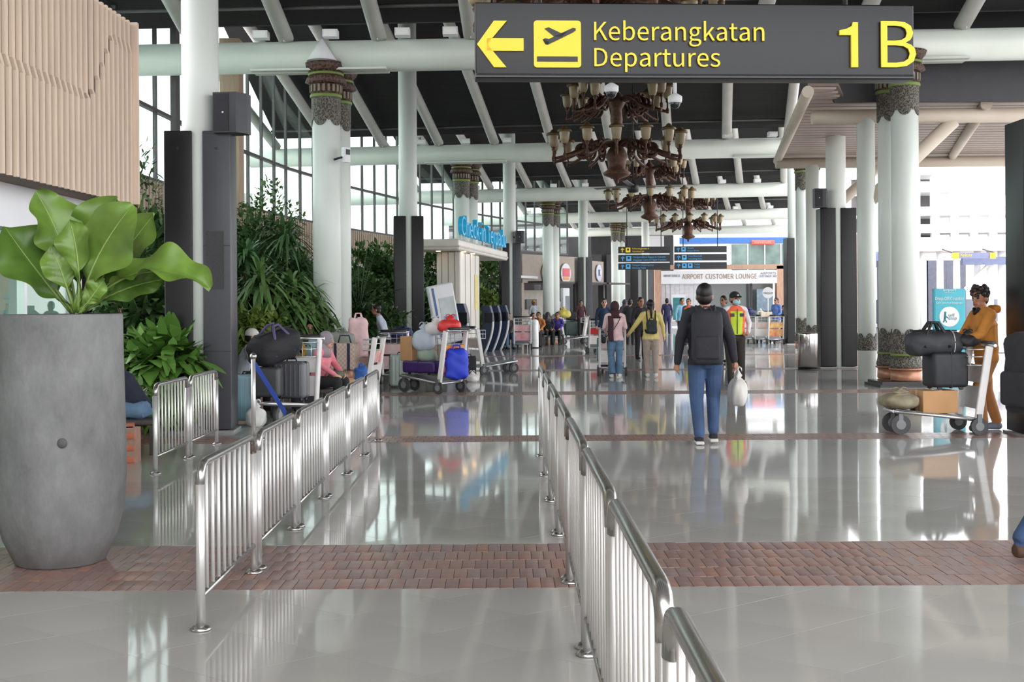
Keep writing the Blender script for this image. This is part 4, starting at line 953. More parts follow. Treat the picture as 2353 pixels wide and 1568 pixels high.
# ================================================================== CONCRETE POT WITH THE BROAD-LEAVED PLANT
PC = Vector((XA(139, 7.62, 1200), 7.62, 0))
PT = ZA(139, 722, 7.62)
pot = empty('concrete_pot', PC, 0, 'tall round concrete planter pot at the left edge', 'planter')
MB().lathe([(.255, 0), (.27, .01), (.34, .16), (.385, .33), (.40, .55), (.395, .9), (.385, 1.3), (.382, PT - .01), (.378, PT), (.345, PT), (.345, PT - .1)], n=64).build('pot_body', CONC, pot)
MB().lathe([(.345, PT - .11), (.02, PT - .07)], n=40).build('soil', SOIL, pot)
MB().ell((.15, -.375, .78), (.03, .015, .03)).build('plug', M('dark_plug', (84, 84, 86), .7), pot)
pl = empty('broad_leaf_plant', PC + Vector((0, 0, PT - .09)), 0, 'large broad-leaved plant with wavy glossy leaves growing in the concrete pot', 'plant')
def leaf(base, mid, tip, w, face, fold=.25, wave=.02, wig=3, mat=LEAFB, name='leaf', pet=.22, nU=13, nV=52):
    """base, mid, tip: (px, py, depth offset); face: direction the upper side looks at"""
    O = PC + Vector((0, 0, PT - .09))
    P = [W(q[0], q[1], 7.62 + q[2]) - O for q in (base, mid, tip)]; face = Vector(face).normalized(); vs = []; fs = []
    B = lambda t: P[0] * (1 - t) ** 2 + P[1] * 2 * t * (1 - t) + P[2] * t * t
    T = lambda t: ((P[1] - P[0]) * 2 * (1 - t) + (P[2] - P[1]) * 2 * t).normalized()
    for i in range(nV + 1):
        t = i / nV; c = B(t); tg = T(t); sd = tg.cross(face).normalized(); nn = sd.cross(tg).normalized()
        u = (t - pet) / (1 - pet)
        ww = w * (max(0, math.sin(PI * min(1, max(0, u)) ** 1.25)) ** .75) if u > 0 else .012
        ww = max(ww, .010)
        for j in range(nU):
            s = -1 + 2 * j / (nU - 1)
            rip = wave * math.sin(wig * 2 * PI * t + (1.3 if s > 0 else 0)) * abs(s) ** 1.5 + .0055 * math.sin(62 * (t - .16 * abs(s))) * (1 - abs(s) ** 2) * abs(s) ** .5 * (u > .05)
            vs.append(c + sd * s * ww * (1 + .06 * math.sin(19 * t + 3 * s)) + nn * (fold * ww * abs(s) + rip))
    for i in range(nV):
        for j in range(nU - 1): a = i * nU + j; fs.append((a, a + 1, a + nU + 1, a + nU))
    lf = MB().add(vs, fs, 0, True).build(name, mat, pl)
    MB().path([B(i / 12) - Vector((0, 0, .003)) for i in range(13)], [.011 * (1 - .75 * i / 12) for i in range(13)], 6).build('midrib', M('leaf_rib', (132, 156, 84), .45), lf)
    return lf
LD = M('broad_leaf_deep', (84, 116, 46), .38, var=.25, scale=5)  # deeper green for some of the leaves
leaf((165, 720, .05), (95, 640, -.02), (10, 520, -.05), .25, (.5, -.6, .65), wave=.045, mat=LD, wig=2.5)
leaf((170, 720, .0), (70, 590, .08), (62, 560, .1), .13, (.3, -.7, .4), mat=LD)
leaf((175, 715, .05), (160, 560, .1), (82, 440, .02), .19, (.35, -.6, .75), fold=.45, wave=.04)
leaf((180, 718, .12), (190, 560, .22), (112, 478, .2), .16, (.1, -.8, .5), mat=LD, wave=.03)
leaf((190, 715, -.08), (190, 610, -.25), (305, 470, -.10), .24, (-.35, -.9, .25), wave=.035, fold=.10, pet=.26, wig=2.4)
leaf((185, 715, .1), (215, 560, .16), (270, 452, .1), .21, (.05, -.9, .35), wave=.045, fold=.2)
leaf((190, 715, .18), (265, 600, .28), (356, 490, .28), .20, (-.2, -.85, .5), wave=.03)
leaf((190, 715, -.05), (320, 560, -.12), (484, 664, -.1), .17, (-.15, -.5, .85), fold=.45, wave=.04, wig=3.4)
leaf((190, 718, .02), (270, 655, -.02), (385, 640, -.02), .10, (0, -.9, .35), fold=.2, mat=LD)
leaf((172, 718, -.1), (150, 640, -.18), (118, 566, -.16), .11, (.2, -.9, .3), fold=.25, pet=.35)
leaf((178, 718, -.12), (190, 600, -.2), (160, 508, -.16), .11, (-.1, -.9, .35), fold=.35, pet=.4, wave=.03)
leaf((182, 720, -.14), (205, 690, -.2), (240, 640, -.2), .07, (0, -1, .2), pet=.3)
leaf((186, 716, .05), (225, 640, .1), (300, 560, .16), .13, (-.2, -.8, .6), pet=.3, mat=LD)
leaf((176, 716, .1), (130, 600, .22), (150, 500, .3), .15, (.2, -.9, .3), mat=LD)

# ================================================================== PLANTING BED
bed = empty('planter_bed', (0, 0, 0), 0, 'low orange brick planter bed full of tropical plants along the left side', 'planter bed')
BP = [Vector(p) for p in ((-3.78, 12.4, 0), (-4.5, 14.7, 0), (-4.45, 17, 0), (-4.1, 21, 0), (-4.05, 26, 0), (-3.6, 33, 0), (-2.7, 40, 0), (-1.2, 47, 0))]
JOINT = M('brick_mortar', (168, 132, 116), .8, var=.1, scale=20)
bh_ = .36
for k in range(len(BP) - 1):
    a, b = BP[k], BP[k + 1]; d = b - a; n = Vector((-d.y, d.x, 0)).normalized()
    MB().prism([tuple(a + n * .01)[:2], tuple(b + n * .01)[:2], tuple(b + n * .2)[:2], tuple(a + n * .2)[:2]], 0, bh_ - .01).build('wall_core', JOINT, bed)
    MB().prism([tuple(a + n * .2)[:2], tuple(b + n * .2)[:2], tuple(b + n * 2.6)[:2], tuple(a + n * 2.6)[:2]], 0, bh_ - .05).build('soil', SOIL, bed)
MB().box((-4.9, 12.42, bh_ / 2 - .005), (2.3, .2, bh_ - .01)).build('wall_core', JOINT, bed)
bk_me = MB().rbox((0, 0, 0), (.21, .1, .055), .006).build('brick', BRICKO); bkd = bk_me.data; bpy.data.objects.remove(bk_me)
rb = random.Random(11); a, b = BP[0], BP[1]; d = (b - a).normalized(); nb_ = 0
for r in range(6):
    for i in range(10):
        c = a + d * (.11 + i * .222 + (.111 if r % 2 else 0)); o = bpy.data.objects.new('brick', bkd); COL.objects.link(o); o.parent = bed
        o.location = (c.x - .045, c.y, .03 + r * .06); o.rotation_euler = (0, 0, math.atan2(d.y, d.x) + rb.uniform(-.01, .01))
for r in range(6):
    for i in range(9):
        o = bpy.data.objects.new('brick', bkd); COL.objects.link(o); o.parent = bed; o.location = (-3.86 - i * .222 - (.111 if r % 2 else 0), 12.36, .03 + r * .06)

# ================================================================== PLANTS
rg = np.random.RandomState(5)
def blades(pts, dirs, lens, wids, droop, seg=3):
    """numpy leaf blades: returns verts, faces (each blade is a curved strip of seg quads)"""
    n = len(pts); pts = np.asarray(pts, float); dirs = np.asarray(dirs, float); dirs /= np.linalg.norm(dirs, axis=1)[:, None]
    up = np.tile([0, 0, 1.], (n, 1)); sd = np.cross(dirs, up); L = np.linalg.norm(sd, axis=1); sd[L < 1e-4] = [1, 0, 0]; sd /= np.linalg.norm(sd, axis=1)[:, None]
    V = []
    prof = [.45, 1., .8, .12] if seg == 3 else [.5, .9, 1., .75, .1]
    for k in range(seg + 1):
        t = k / seg; c = pts + dirs * (lens * t)[:, None]; c[:, 2] -= droop * lens * t * t
        w = (wids * prof[k])[:, None]; V.append(c - sd * w); V.append(c + sd * w)
    V = np.stack(V, 1).reshape(-1, 3); m = 2 * (seg + 1); f = []
    for k in range(seg): f.append(np.stack([np.arange(n) * m + 2 * k, np.arange(n) * m + 2 * k + 1, np.arange(n) * m + 2 * k + 3, np.arange(n) * m + 2 * k + 2], 1))
    return V, np.concatenate(f)
def foliage(name, V, Fc, mat, parent, kind=None):
    me = bpy.data.meshes.new(name); me.from_pydata(V.tolist(), [], Fc.tolist()); me.materials.append(mat); me.update()
    o = bpy.data.objects.new(name, me); COL.objects.link(o); o.parent = parent
    return tag(o, kind='stuff')
def bush(X, Y, h, rx, label, n=1500, mat=LEAFM, l=.16, w=.03, ry=None, z0=.35, trunk=True, droop=.5, cat='shrub', group='plants in the brick bed', name='leafy_shrub', top=False):
    e = empty(name, (X, Y, bh_ - .06), rg.uniform(0, 6), label, cat, group); ry = ry or rx
    q = rg.normal(size=(n, 3)); q /= np.linalg.norm(q, axis=1)[:, None]; rad = rg.uniform(.45, 1, n) ** .6
    zc = (h + z0) / 2; hz = (h - z0) / 2
    lump = 1 + .22 * np.sin(q[:, 0] * 5 + X) * np.cos(q[:, 2] * 6 + Y)
    p = q * rad[:, None] * lump[:, None] * np.array([rx, ry, hz]) + np.array([0, 0, zc]); p[:, 2] = np.maximum(p[:, 2], .02)
    d = q * .9 + rg.normal(size=(n, 3)) * .5; d[:, 2] -= .1
    V, Fc = blades(p, d, rg.uniform(.6, 1.3, n) * l, rg.uniform(.7, 1.2, n) * w, rg.uniform(0, droop, n))
    foliage('foliage', V, Fc, mat, e)
    if trunk:
        m = MB()
        for k in range(5):
            t = rg.uniform(0, 6.28); m.path([(0, 0, 0), (.3 * rx * math.cos(t), .3 * rx * math.sin(t), h * .4), (.6 * rx * math.cos(t), .6 * ry * math.sin(t), h * .8)], [.03, .02, .008], 6)
        m.build('stems', STEM, e)
    return e
def dracaena(X, Y, heads, label, ll=.75, lw=.026, nl=70, mat=LEAFP, name='dracaena', cat='plant', group='plants in the brick bed', droop=.7):
    e = empty(name, (X, Y, bh_ - .06), 0, label, cat, group); m = MB(); P = []; D = []; LL = []; DR = []
    for (dx, dy, z) in heads:
        m.path([(dx * .3, dy * .3, 0), (dx * .7, dy * .7, z * .5), (dx, dy, z)], [.035, .028, .022], 8)
        for k in range(nl):
            t = rg.uniform(0, 6.28); el = rg.uniform(-.25, 1.35); P.append((dx, dy, z - rg.uniform(0, .22))); D.append((math.cos(t) * math.cos(el), math.sin(t) * math.cos(el), math.sin(el))); LL.append(ll * rg.uniform(.7, 1.15)); DR.append(droop * rg.uniform(.4, 1.2))
    m.build('stems', STEM, e); n = len(P)
    V, Fc = blades(P, D, np.array(LL), np.full(n, lw), np.array(DR), seg=4); foliage('foliage', V, Fc, mat, e); return e
def palm(X, Y, h, R, label, nf=14, mat=LEAFP, name='palm', group='plants in the brick bed'):
    e = empty(name, (X, Y, bh_ - .06), rg.uniform(0, 6), label, 'palm', group); m = MB(); P = []; D = []; LL = []; 
    for k in range(nf):
        t = 2 * PI * k / nf + rg.uniform(-.2, .2); el = rg.uniform(.5, 1.35); L = R * rg.uniform(.8, 1.15); pts = []
        for i in range(9):
            s = i / 8; r_ = L * s * math.cos(el) * (1 + .4 * s); z = h * .35 + (h * .75) * s * math.sin(el) - .75 * L * s * s * math.cos(el); pts.append(Vector((r_ * math.cos(t), r_ * math.sin(t), max(.1, z))))
        m.path(pts, [.014 * (1 - .7 * i / 8) for i in range(9)], 5)
        for i in range(2, 33):
            s = i / 32 * 7.99; a = int(s); c = pts[a].lerp(pts[min(8, a + 1)], s - a); tg = (pts[min(8, a + 1)] - pts[a]).normalized(); sd = tg.cross(Vector((0, 0, 1))).normalized()
            for sg_ in (-1, 1): P.append(tuple(c)); D.append(tuple(sd * sg_ + tg * .55 + Vector((0, 0, .12)))); LL.append(.42 * R * .5 * math.sin(PI * (.12 + .85 * i / 32)))
    m.build('fronds', STEM if False else LEAFP, e); n = len(P); V, Fc = blades(P, D, np.array(LL), np.full(n, .016), np.full(n, .4), seg=3); foliage('foliage', V, Fc, mat, e); return e
Zp = lambda px, py, Y: ZA(px, py, Y) - bh_ + .06
# left of the nearest clad column
bush(XA(322, 20), 20, Zp(330, 345, 20), .42, 'slender small-leaved tree rising beside the fluted timber box', 900, LEAFD, .15, .022, z0=1.4, name='slender_tree', cat='tree')
dracaena(XA(352, 18.6), 18.6, [(0, 0, 2.2), (-.35, .2, 1.7), (.3, -.1, 1.5)], 'tall strap-leaved dracaena between the pot plant and the nearest clad column', .8, .03, 80)
bush(XA(330, 16.6), 16.6, 1.7, .62, 'dark bushy shrub behind the concrete pot', 1500, LEAFD, .26, .05)
bush(XA(366, 15.0), 15.2, .95, .5, 'bright green low shrub at the foot of the bed next to the pot', 900, M('bright_leaf', (88, 128, 54), .4, var=.3, scale=2), .34, .075, z0=.05, trunk=False)
bush(XA(300, 13.6), 13.4, .42, .3, 'small creeping plant on the near brick corner of the bed', 500, LEAFM, .12, .03, z0=.0, trunk=False)
palm(XA(380, 20.5), 20.6, 2.6, 1.0, 'feathery palm behind the nearest clad column')
# between the nearest clad column and the thick ornate column
bush(XA(600, 25.5), 26.4, Zp(600, 422, 26.4), .75, 'tall airy small-leaved tree right of the nearest clad column', 1100, LEAFM, .15, .03, z0=1.9, name='airy_tree', cat='tree')
bush(XA(570, 25), 25.2, 3.0, .8, 'tall dense shrub right behind the nearest clad column', 2600, LEAFD, .2, .035)
dracaena(XA(648, 24), 24.6, [(0, 0, 2.75), (.25, .2, 2.1), (-.3, -.1, 1.9)], 'dracaena with a fan of narrow leaves against the beige fluted wall', .85, .022, 110)
dracaena(XA(600, 22), 22.0, [(0, 0, 1.75), (-.35, .1, 1.35), (.35, .1, 1.5)], 'drooping strap-leaved plant above the black duffel bag', .9, .04, 90, LEAFM, droop=1.1)
dracaena(XA(672, 22.6), 22.6, [(0, 0, 1.7), (-.3, .1, 1.2), (.3, -.1, 1.35)], 'drooping strap-leaved plant left of the thick ornate column', .9, .04, 90, LEAFM, droop=1.2)
bush(XA(640, 23.4), 23.6, 1.7, .95, 'dark undergrowth shrub behind the seated travellers', 2600, LEAFD, .26, .045, ry=.6)
bush(XA(575, 21.0), 21.2, 1.2, .55, 'yellow-green shrub next to the belt stanchion', 1200, M('yellowgreen_leaf', (112, 134, 62), .45, var=.3, scale=2), .2, .035)
bush(XA(706, 27.5), 27.6, 2.2, .8, 'dense dark shrub immediately left of the thick ornate column', 2400, LEAFD, .24, .04)
# right of the thick ornate column
palm(XA(822, 30), 30.2, 2.7, .95, 'dark fan of palm fronds right of the thick ornate column', 20, LEAFD)
bush(XA(836, 31), 31.2, 2.0, .8, 'round-leaved shrub under the palm fronds', 2400, LEAFM, .17, .05)
bush(XA(885, 32.5), 32.6, 2.5, .85, 'dense shrub left of the black clad column by the kiosk', 2600, LEAFD, .18, .05)
bush(XA(850, 28), 28.2, 1.25, .9, 'low dark hedge plant behind the trolley with white boards', 1800, LEAFD, .18, .04, ry=.6)
bush(XA(1004, 39), 39.5, 3.2, .7, 'tall green shrub seen left of the kiosk pillar', 2400, LEAFM, .2, .05)
bush(XA(1030, 37), 38, 2.0, .6, 'dark shrub behind the tilted display totem', 1500, LEAFD, .2, .05)
bush(XA(1128, 45.5), 46, 3.1, .72, 'tall green shrub seen right of the kiosk pillar', 2200, LEAFM, .2, .05)
bush(XA(1116, 44), 44, 1.8, .5, 'yellowish shrub low behind the check-in machines', 1300, M('yellowgreen_leaf', (112, 134, 62), .45, var=.3, scale=2), .2, .05)

bush(XA(610, 27.5), 27.6, 3.3, 1.0, 'wide dense shrub high against the fluted wall behind the dracaenas', 3200, LEAFD, .24, .045)
dracaena(XA(560, 23.0), 23.2, [(0, 0, 2.3), (.3, .1, 1.8)], 'strap-leaved dracaena close to the right edge of the nearest clad column', .85, .032, 100, LEAFP)
dracaena(XA(690, 25.2), 25.4, [(0, 0, 2.0), (-.3, .1, 1.6)], 'narrow-leaved dracaena just left of the thick ornate column', .8, .026, 100, LEAFP)
bush(XA(655, 22.0), 22.4, 1.5, .8, 'leafy mid-green shrub behind the seated man in pale blue', 2200, LEAFM, .2, .04)
bush(XA(350, 17.6), 17.6, 2.6, .7, 'tall leafy shrub filling the gap left of the nearest clad column', 2600, LEAFD, .24, .04)
dracaena(XA(312, 19.0), 19.2, [(0, 0, 2.5), (.2, .2, 1.9)], 'spiky dracaena hugging the edge of the fluted timber box', .8, .028, 90, LEAFM)
bush(XA(860, 33.5), 33.6, 3.0, .9, 'tall shrub behind the palm fronds', 2600, LEAFM, .22, .05)
# ================================================================== LUGGAGE TROLLEYS
def trolley(loc, rz, label, ad=(ADR, ADW), scale=1.0, deck_only=False, handle=BLKP, simple=False):
    e = empty('luggage_trolley', (loc[0], loc[1], 0), rz, label, 'trolley', 'luggage trolleys', scale)
    # chassis: travels towards -y, handle at +y
    m = MB()
    for s in (-1, 1): m.path([(s * .27, .06, .17), (s * .24, -.45, .23), (s * .16, -.88, .27)], .02, 8)
    ch = m.path([(-.16, -.88, .27), (.16, -.88, .27)], .02, 8).path([(-.27, .06, .17), (.27, .06, .17)], .022, 8).path([(-.25, -.42, .225), (.25, -.42, .225)], .014, 8).build('chassis', ALU, e)
    MB().add([(-.25, .03, .20), (.25, .03, .20), (.15, -.86, .295), (-.15, -.86, .295), (-.25, .03, .188), (.25, .03, .188), (.15, -.86, .283), (-.15, -.86, .283)], [(0, 1, 2, 3), (7, 6, 5, 4), (0, 3, 7, 4), (1, 5, 6, 2), (0, 4, 5, 1), (3, 2, 6, 7)]).build('deck', M('trolley_deck', (120, 122, 124), .4, metal=.5), e)
    for s in (-1, 1):
        MB().rbox((s * .27, .13, .60), (.045, .09, .86), .018, rot=Euler((-.16, 0, 0))).build('upright', ADW, e)
        for y, r in ((.06, .10), (-.80, .115)):
            x = s * (.30 if y > 0 else .14)
            w = MB().path([(x - .022, y, r), (x + .022, y, r)], r, 18).build('wheel', RUBBER, e)
            MB().path([(x - .026, y, r), (x + .026, y, r)], r * .5, 12).build('hub', M('wheel_hub', (128, 130, 132), .45), w)
            MB().box((x - s * .0, y + .0, r + .07), (.05, .05, .14)).build('fork', M('trolley_fork', (110, 112, 114), .4, metal=.4), w)
    h = MB().path([(-.31, .25, 1.03), (.31, .25, 1.03)], .019, 10).build('handle_bar', ALU, e)
    MB().path([(-.26, .26, 1.055), (.26, .26, 1.055)], .026, 10).build('grip', handle, h)
    m = MB()
    for z in (.80, .90, .985): m.path([(-.26, .20, z), (-.24, -.02, z), (.24, -.02, z), (.26, .20, z)], .008, 6)
    for x in (-.24, -.12, 0, .12, .24): m.path([(x, -.02, .985), (x, -.02, .80), (x, .17, .80)], .006, 6)
    m.build('wire_basket', ALU, e)
    MB().box((0, .145, .69), (.50, .014, .20), rot=Euler((-.16, 0, 0))).build('advert_board', ad[0], e)
    MB().box((0, .10, .42), (.50, .014, .26), rot=Euler((-.16, 0, 0))).build('advert_board', ad[1], e)
    return e
# ------------------------------------------------------------------ luggage
def suitcase(loc, rz, size, mat, label, rot=None, ribs=True, handle=True, trim=BLKP, name='suitcase', cat='suitcase'):
    w, d, h = size; e = empty(name, loc, rz, label, cat)
    if rot: e.rotation_euler = rot
    MB().rbox((0, 0, h / 2 + .03), (w, d, h), .05).build('shell', mat, e)
    if ribs:
        n = 6
        for k in range(n): MB().rbox((-w / 2 + w * (k + .8) / (n + .6), -d / 2 - .002, h / 2 + .03), (w * .05, .014, h * .86), .006).build('rib', mat, e)
    MB().rbox((0, 0, h / 2 + .03), (w + .004, .018, h + .004), .008).build('zip_band', trim, e)
    if handle:
        MB().path([(-w * .16, 0, h + .03), (-w * .14, 0, h + .065), (w * .14, 0, h + .065), (w * .16, 0, h + .03)], .011, 8).build('handle', trim, e)
    for sx in (-1, 1):
        for sy in (-1, 1): MB().path([(sx * w * .38 - .012, sy * d * .3, .025), (sx * w * .38 + .012, sy * d * .3, .025)], .027, 10).build('wheel', BLKP, e)
    return e
def duffel(loc, rot, size, mat, label, strap=None, name='duffel_bag', cat='bag'):
    L, w, h = size; e = empty(name, loc, 0, label, cat); e.rotation_euler = rot
    MB().rbox((0, 0, h / 2), (L, w, h), min(w, h) * .42, noise=.012).build('body', mat, e)
    MB().path([(-L * .42, 0, h + .004), (0, 0, h + .012), (L * .42, 0, h + .004)], .008, 6).build('zip', BLKP, e)
    for s in (-1, 1):
        MB().path([(-L * .22, s * w * .46, h * .35), (-L * .16, s * w * .34, h * .9), (-L * .06, s * .05, h + .10), (L * .06, s * .05, h + .10), (L * .16, s * w * .34, h * .9), (L * .22, s * w * .46, h * .35)], .012, 6, flat=2.).build('strap', strap or BLKP, e)
    return e
def sack(loc, r, mat, label, name='plastic_bag', tie=True, rz=0, group=None):
    e = empty(name, loc, rz, label, 'bag', group); vs = []; fs = []; nu, nv = 28, 16; q = random.Random(len(label) * 7 + int(r[2] * 1000))
    ph = [q.uniform(0, 6) for _ in range(6)]; lean = (q.uniform(-.15, .15), q.uniform(-.15, .15))
    for j in range(nv + 1):
        t = j / nv
        prof = (1 - abs(2 * min(t, .82) / .82 - .86) ** 2.6) ** .5 if abs(2 * min(t, .82) / .82 - .86) < 1 else .3
        if t < .06: prof = max(prof, .62)
        if t > .8: prof = max(.10, .48 * (1 - (t - .8) / .2) ** 1.3)
        for k in range(nu):
            a = 2 * PI * k / nu; wr = 1 + .10 * math.sin(3 * a + ph[0] + 3 * t) + .06 * math.sin(5 * a + ph[1] - 5 * t) + .05 * math.sin(11 * a + ph[2] + 2 * t) * t + .03 * math.sin(17 * a + 9 * t + ph[3])
            sq = 1 / max(abs(math.cos(a)), abs(math.sin(a))) ** .35
            zz = r[2] * 2 * t * (1 + .05 * math.sin(2 * a + ph[4]) * t)
            vs.append((r[0] * (prof * wr * sq * math.cos(a) + lean[0] * t), r[1] * (prof * wr * sq * math.sin(a) + lean[1] * t), zz))
    for j in range(nv):
        for k in range(nu): fs.append((j * nu + k, j * nu + (k + 1) % nu, (j + 1) * nu + (k + 1) % nu, (j + 1) * nu + k))
    fs.append(tuple(range(nu))[::-1]); fs.append(tuple(nv * nu + k for k in range(nu)))
    if name in ('sack_bag', 'tote_bag', 'cloth_bag'):
        MB().rbox((0, 0, r[2]), (r[0] * 2, r[1] * 2, r[2] * 2), min(r) * .62, noise=.016).build('bag_body', mat, e)
        for s in (-1, 1): MB().path([(-r[0] * .4, s * r[1] * .5, r[2] * 1.9), (-r[0] * .25, s * .03, r[2] * 2.22), (r[0] * .25, s * .03, r[2] * 2.22), (r[0] * .4, s * r[1] * .5, r[2] * 1.9)], .010, 6, flat=1.6).build('bag_handle', mat, e)
        return e
    MB().add(vs, fs, 0, True).build('bag_body', mat, e)
    if tie:
        tx, ty, tz = lean[0] * r[0], lean[1] * r[1], r[2] * 1.95
        for s in (-1, 1): MB().path([(tx, ty, tz), (tx + s * r[0] * .2, ty + .01, tz + r[2] * .14), (tx + s * r[0] * .38, ty - .01, tz + r[2] * .05), (tx + s * r[0] * .46, ty, tz - r[2] * .1)], [.012, .02, .018, .006], 6, flat=.5).build('bag_handle', mat, e)
    return e
def carton(loc, rz, size, label, tape=True, mat=CARD):
    w, d, h = size; e = empty('carton', loc, rz, label, 'box')
    MB().rbox((0, 0, h / 2), (w, d, h), .008).build('box_body', mat, e)
    MB().box((0, 0, h + .001), (w + .004, .05, .004)).build('tape', TAPE, e); MB().box((0, -d / 2 - .001, h * .5), (.05, .004, h)).build('tape', TAPE, e)
    MB().box((w * .02, 0, h + .001), (.006, d, .003)).build('flap_gap', M('carton_gap', (130, 96, 62), .8), e)
    return e
# ---- trolley by the seated travellers (behind the left barrier)
T1 = Vector((XA(676, 16.9), 16.9, 0)); R1 = math.radians(-14)
trolley(T1, R1, 'white luggage trolley behind the left barrier carrying the black duffel and grey suitcases', (ADW, ADW), 1.08)
def on(T, rz, p, s=1.): c, n = math.cos(rz), math.sin(rz); return Vector((T.x + (p[0] * c - p[1] * n) * s, T.y + (p[0] * n + p[1] * c) * s, p[2] * s))
GREYC = M('grey_hardshell', (98, 98, 104), .4, var=.08, scale=3); DGREYC = M('dark_fabric_case', (58, 58, 66), .7, var=.12, scale=20)
TEALC = M('teal_hardshell', (140, 178, 190), .3, var=.06); SILVC = M('silver_green_hardshell', (168, 182, 174), .3, var=.05); PURPC = M('purple_case', (66, 42, 104), .4, var=.12); BLKF = M('black_fabric', (34, 34, 38), .75, var=.2, scale=25, bump=.15)
suitcase(on(T1, R1, (.06, -.22, .27), 1.05), R1, (.44, .27, .50), GREYC, 'grey hard suitcase standing on the trolley behind the left barrier')
suitcase(on(T1, R1, (-.10, -.60, .31), 1.05), R1 + .1, (.38, .24, .40), M('charcoal_shell', (70, 72, 74), .4), 'dark suitcase lying at the front of the trolley with the black duffel', ribs=False)
duffel(on(T1, R1, (-.08, -.42, .78), 1.05), (.15, -.22, R1 + 1.2), (.80, .44, .42), BLKF, 'bulging black duffel with a purple top edge on the trolley behind the barrier', strap=M('purple_strap', (84, 74, 116), .6))
suitcase((XA(704, 18.4), 18.3, 0), .3, (.42, .28, .54), DGREYC, 'dark grey fabric suitcase standing right of the white trolley upright', ribs=False)
suitcase((XA(570, 16.6), 16.5, .0), .2, (.34, .26, .62), TEALC, 'pale teal ribbed suitcase half hidden behind the stanchion')
sack((XA(586, 15.9), 15.9, .0), (.13, .1, .17), M('white_cloth', (220, 222, 216), .6), 'white bag beside the teal suitcase at the stanchion')
# ---- trolley behind with checked bag
T2 = Vector((XA(846, 20.8), 20.8, 0)); R2 = math.radians(-100)
trolley(T2, R2, 'luggage trolley loaded with a checked carrier bag, right of the seated woman in pink', (ADR, ADW))
CHK = M('beige_check', (206, 186, 170), .7, kind='checker', scale=26, col2=(182, 160, 148))
e = empty('checked_bag', on(T2, R2, (0, -.42, .45)), R2 + 1.5, 'beige checked carrier bag with dark handles on the trolley', 'bag'); MB().rbox((0, 0, .24), (.46, .26, .46), .03, noise=.006).build('bag_body', CHK, e)
for x in (-.12, .12): MB().box((x, -.132, .24), (.05, .012, .46)).build('dark_band', M('dark_webbing', (44, 38, 62), .7), e)
MB().path([(-.12, 0, .46), (-.08, 0, .6), (.08, 0, .6), (.12, 0, .46)], .013, 8).build('handle', M('dark_webbing', (44, 38, 62), .7), e)
carton((XA(783, 19.8), 19.7, 0.02), .3, (.42, .36, .36), 'brown carton with green print standing in front of the checked bag')
e2 = MB().box((XA(795, 19.6), 19.46, .2), (.2, .01, .2), rz=.3)
sack((XA(829, 20.0), 20.0, .12), (.10, .1, .22), M('blue_cloth', (44, 92, 170), .6), 'blue bag hanging beside the checked bag', name='cloth_bag')
sack((XA(822, 21.8), 21.9, .62), (.17, .13, .36), M('pink_white_sack', (226, 190, 190), .5, var=.2, scale=5), 'tall pink and white sack on the trolley behind the checked bag', name='sack_bag')
sack((XA(786, 21.4), 21.3, .5), (.22, .18, .30), M('grey_green_sack', (134, 140, 128), .6), 'grey-green knotted sack beside the seated woman in pink', name='sack_bag')
# ---- trolley with white boards and the ribbed suitcase
T3 = Vector((XA(911, 24.2), 24.2, 0)); R3 = math.radians(172)
trolley(T3, R3, 'luggage trolley with white and pink boards between the left barrier and the loaded trolley', (M('pinkwhite_print', (238, 226, 226), .4, var=.05, col2=(232, 170, 170), scale=4), M('pinkwhite_print', (238, 226, 226), .4)), 1.0)
suitcase((XA(923, 23.2), 23.1, 0.0), .15, (.46, .28, .60), SILVC, 'pale green-silver ribbed suitcase in front of the trolley with white boards')
suitcase((XA(893, 24.9), 25.0, .20), .2, (.42, .3, .62), BLKF, 'black suitcase on the trolley with white boards', ribs=False)
sack((XA(922, 25.2), 25.3, .82), (.22, .18, .13), M('navy_cloth', (40, 46, 92), .7), 'navy folded bag lying on top of the trolley with white boards', name='cloth_bag', tie=False)
# ---- loaded trolley in the middle (red and white bags, blue bag)
T4 = Vector((XA(1026, 21.6), 21.6, 0)); R4 = math.radians(-126)
trolley(T4, R4, 'heavily loaded luggage trolley with yellow and red boards and a red bag on top', (M('yellowred_print', (226, 186, 60), .4, var=.1, col2=(220, 84, 74), scale=5), ADR), 1.08)
e = suitcase(on(T4, R4, (0, -.48, .30), 1.05), R4, (.40, .76, .22), PURPC, 'purple and black suitcase lying flat on the deck of the loaded trolley', ribs=False, handle=False)
sack(on(T4, R4, (.0, .06, 1.03), 1.05), (.20, .17, .15), REDB, 'bright red plastic bag on top of the loaded trolley')
sack(on(T4, R4, (-.02, -.24, .98), 1.05), (.19, .17, .16), WHITB, 'white plastic bag beside the red bag on the loaded trolley')
sack(on(T4, R4, (.05, -.45, .72), 1.05), (.20, .18, .24), M('pale_blue_bag', (186, 196, 208), .45, var=.08), 'pale blue-grey plastic bag bulging over the loaded trolley')
sack(on(T4, R4, (.02, -.42, .52), 1.05), (.18, .15, .16), M('sage_bag', (150, 168, 148), .5), 'sage green bag under the pale bags on the loaded trolley')
carton(on(T4, R4, (.0, -.78, .53), 1.05), R4, (.3, .28, .44), 'upright brown carton at the front of the loaded trolley')
bb_ = sack(on(T4, R4, (.02, .24, .25), 1.0), (.20, .16, .27), M('royal_blue_bag', (44, 66, 205), .5, var=.1), 'royal blue bag hanging on the handle side of the loaded trolley', name='tote_bag')
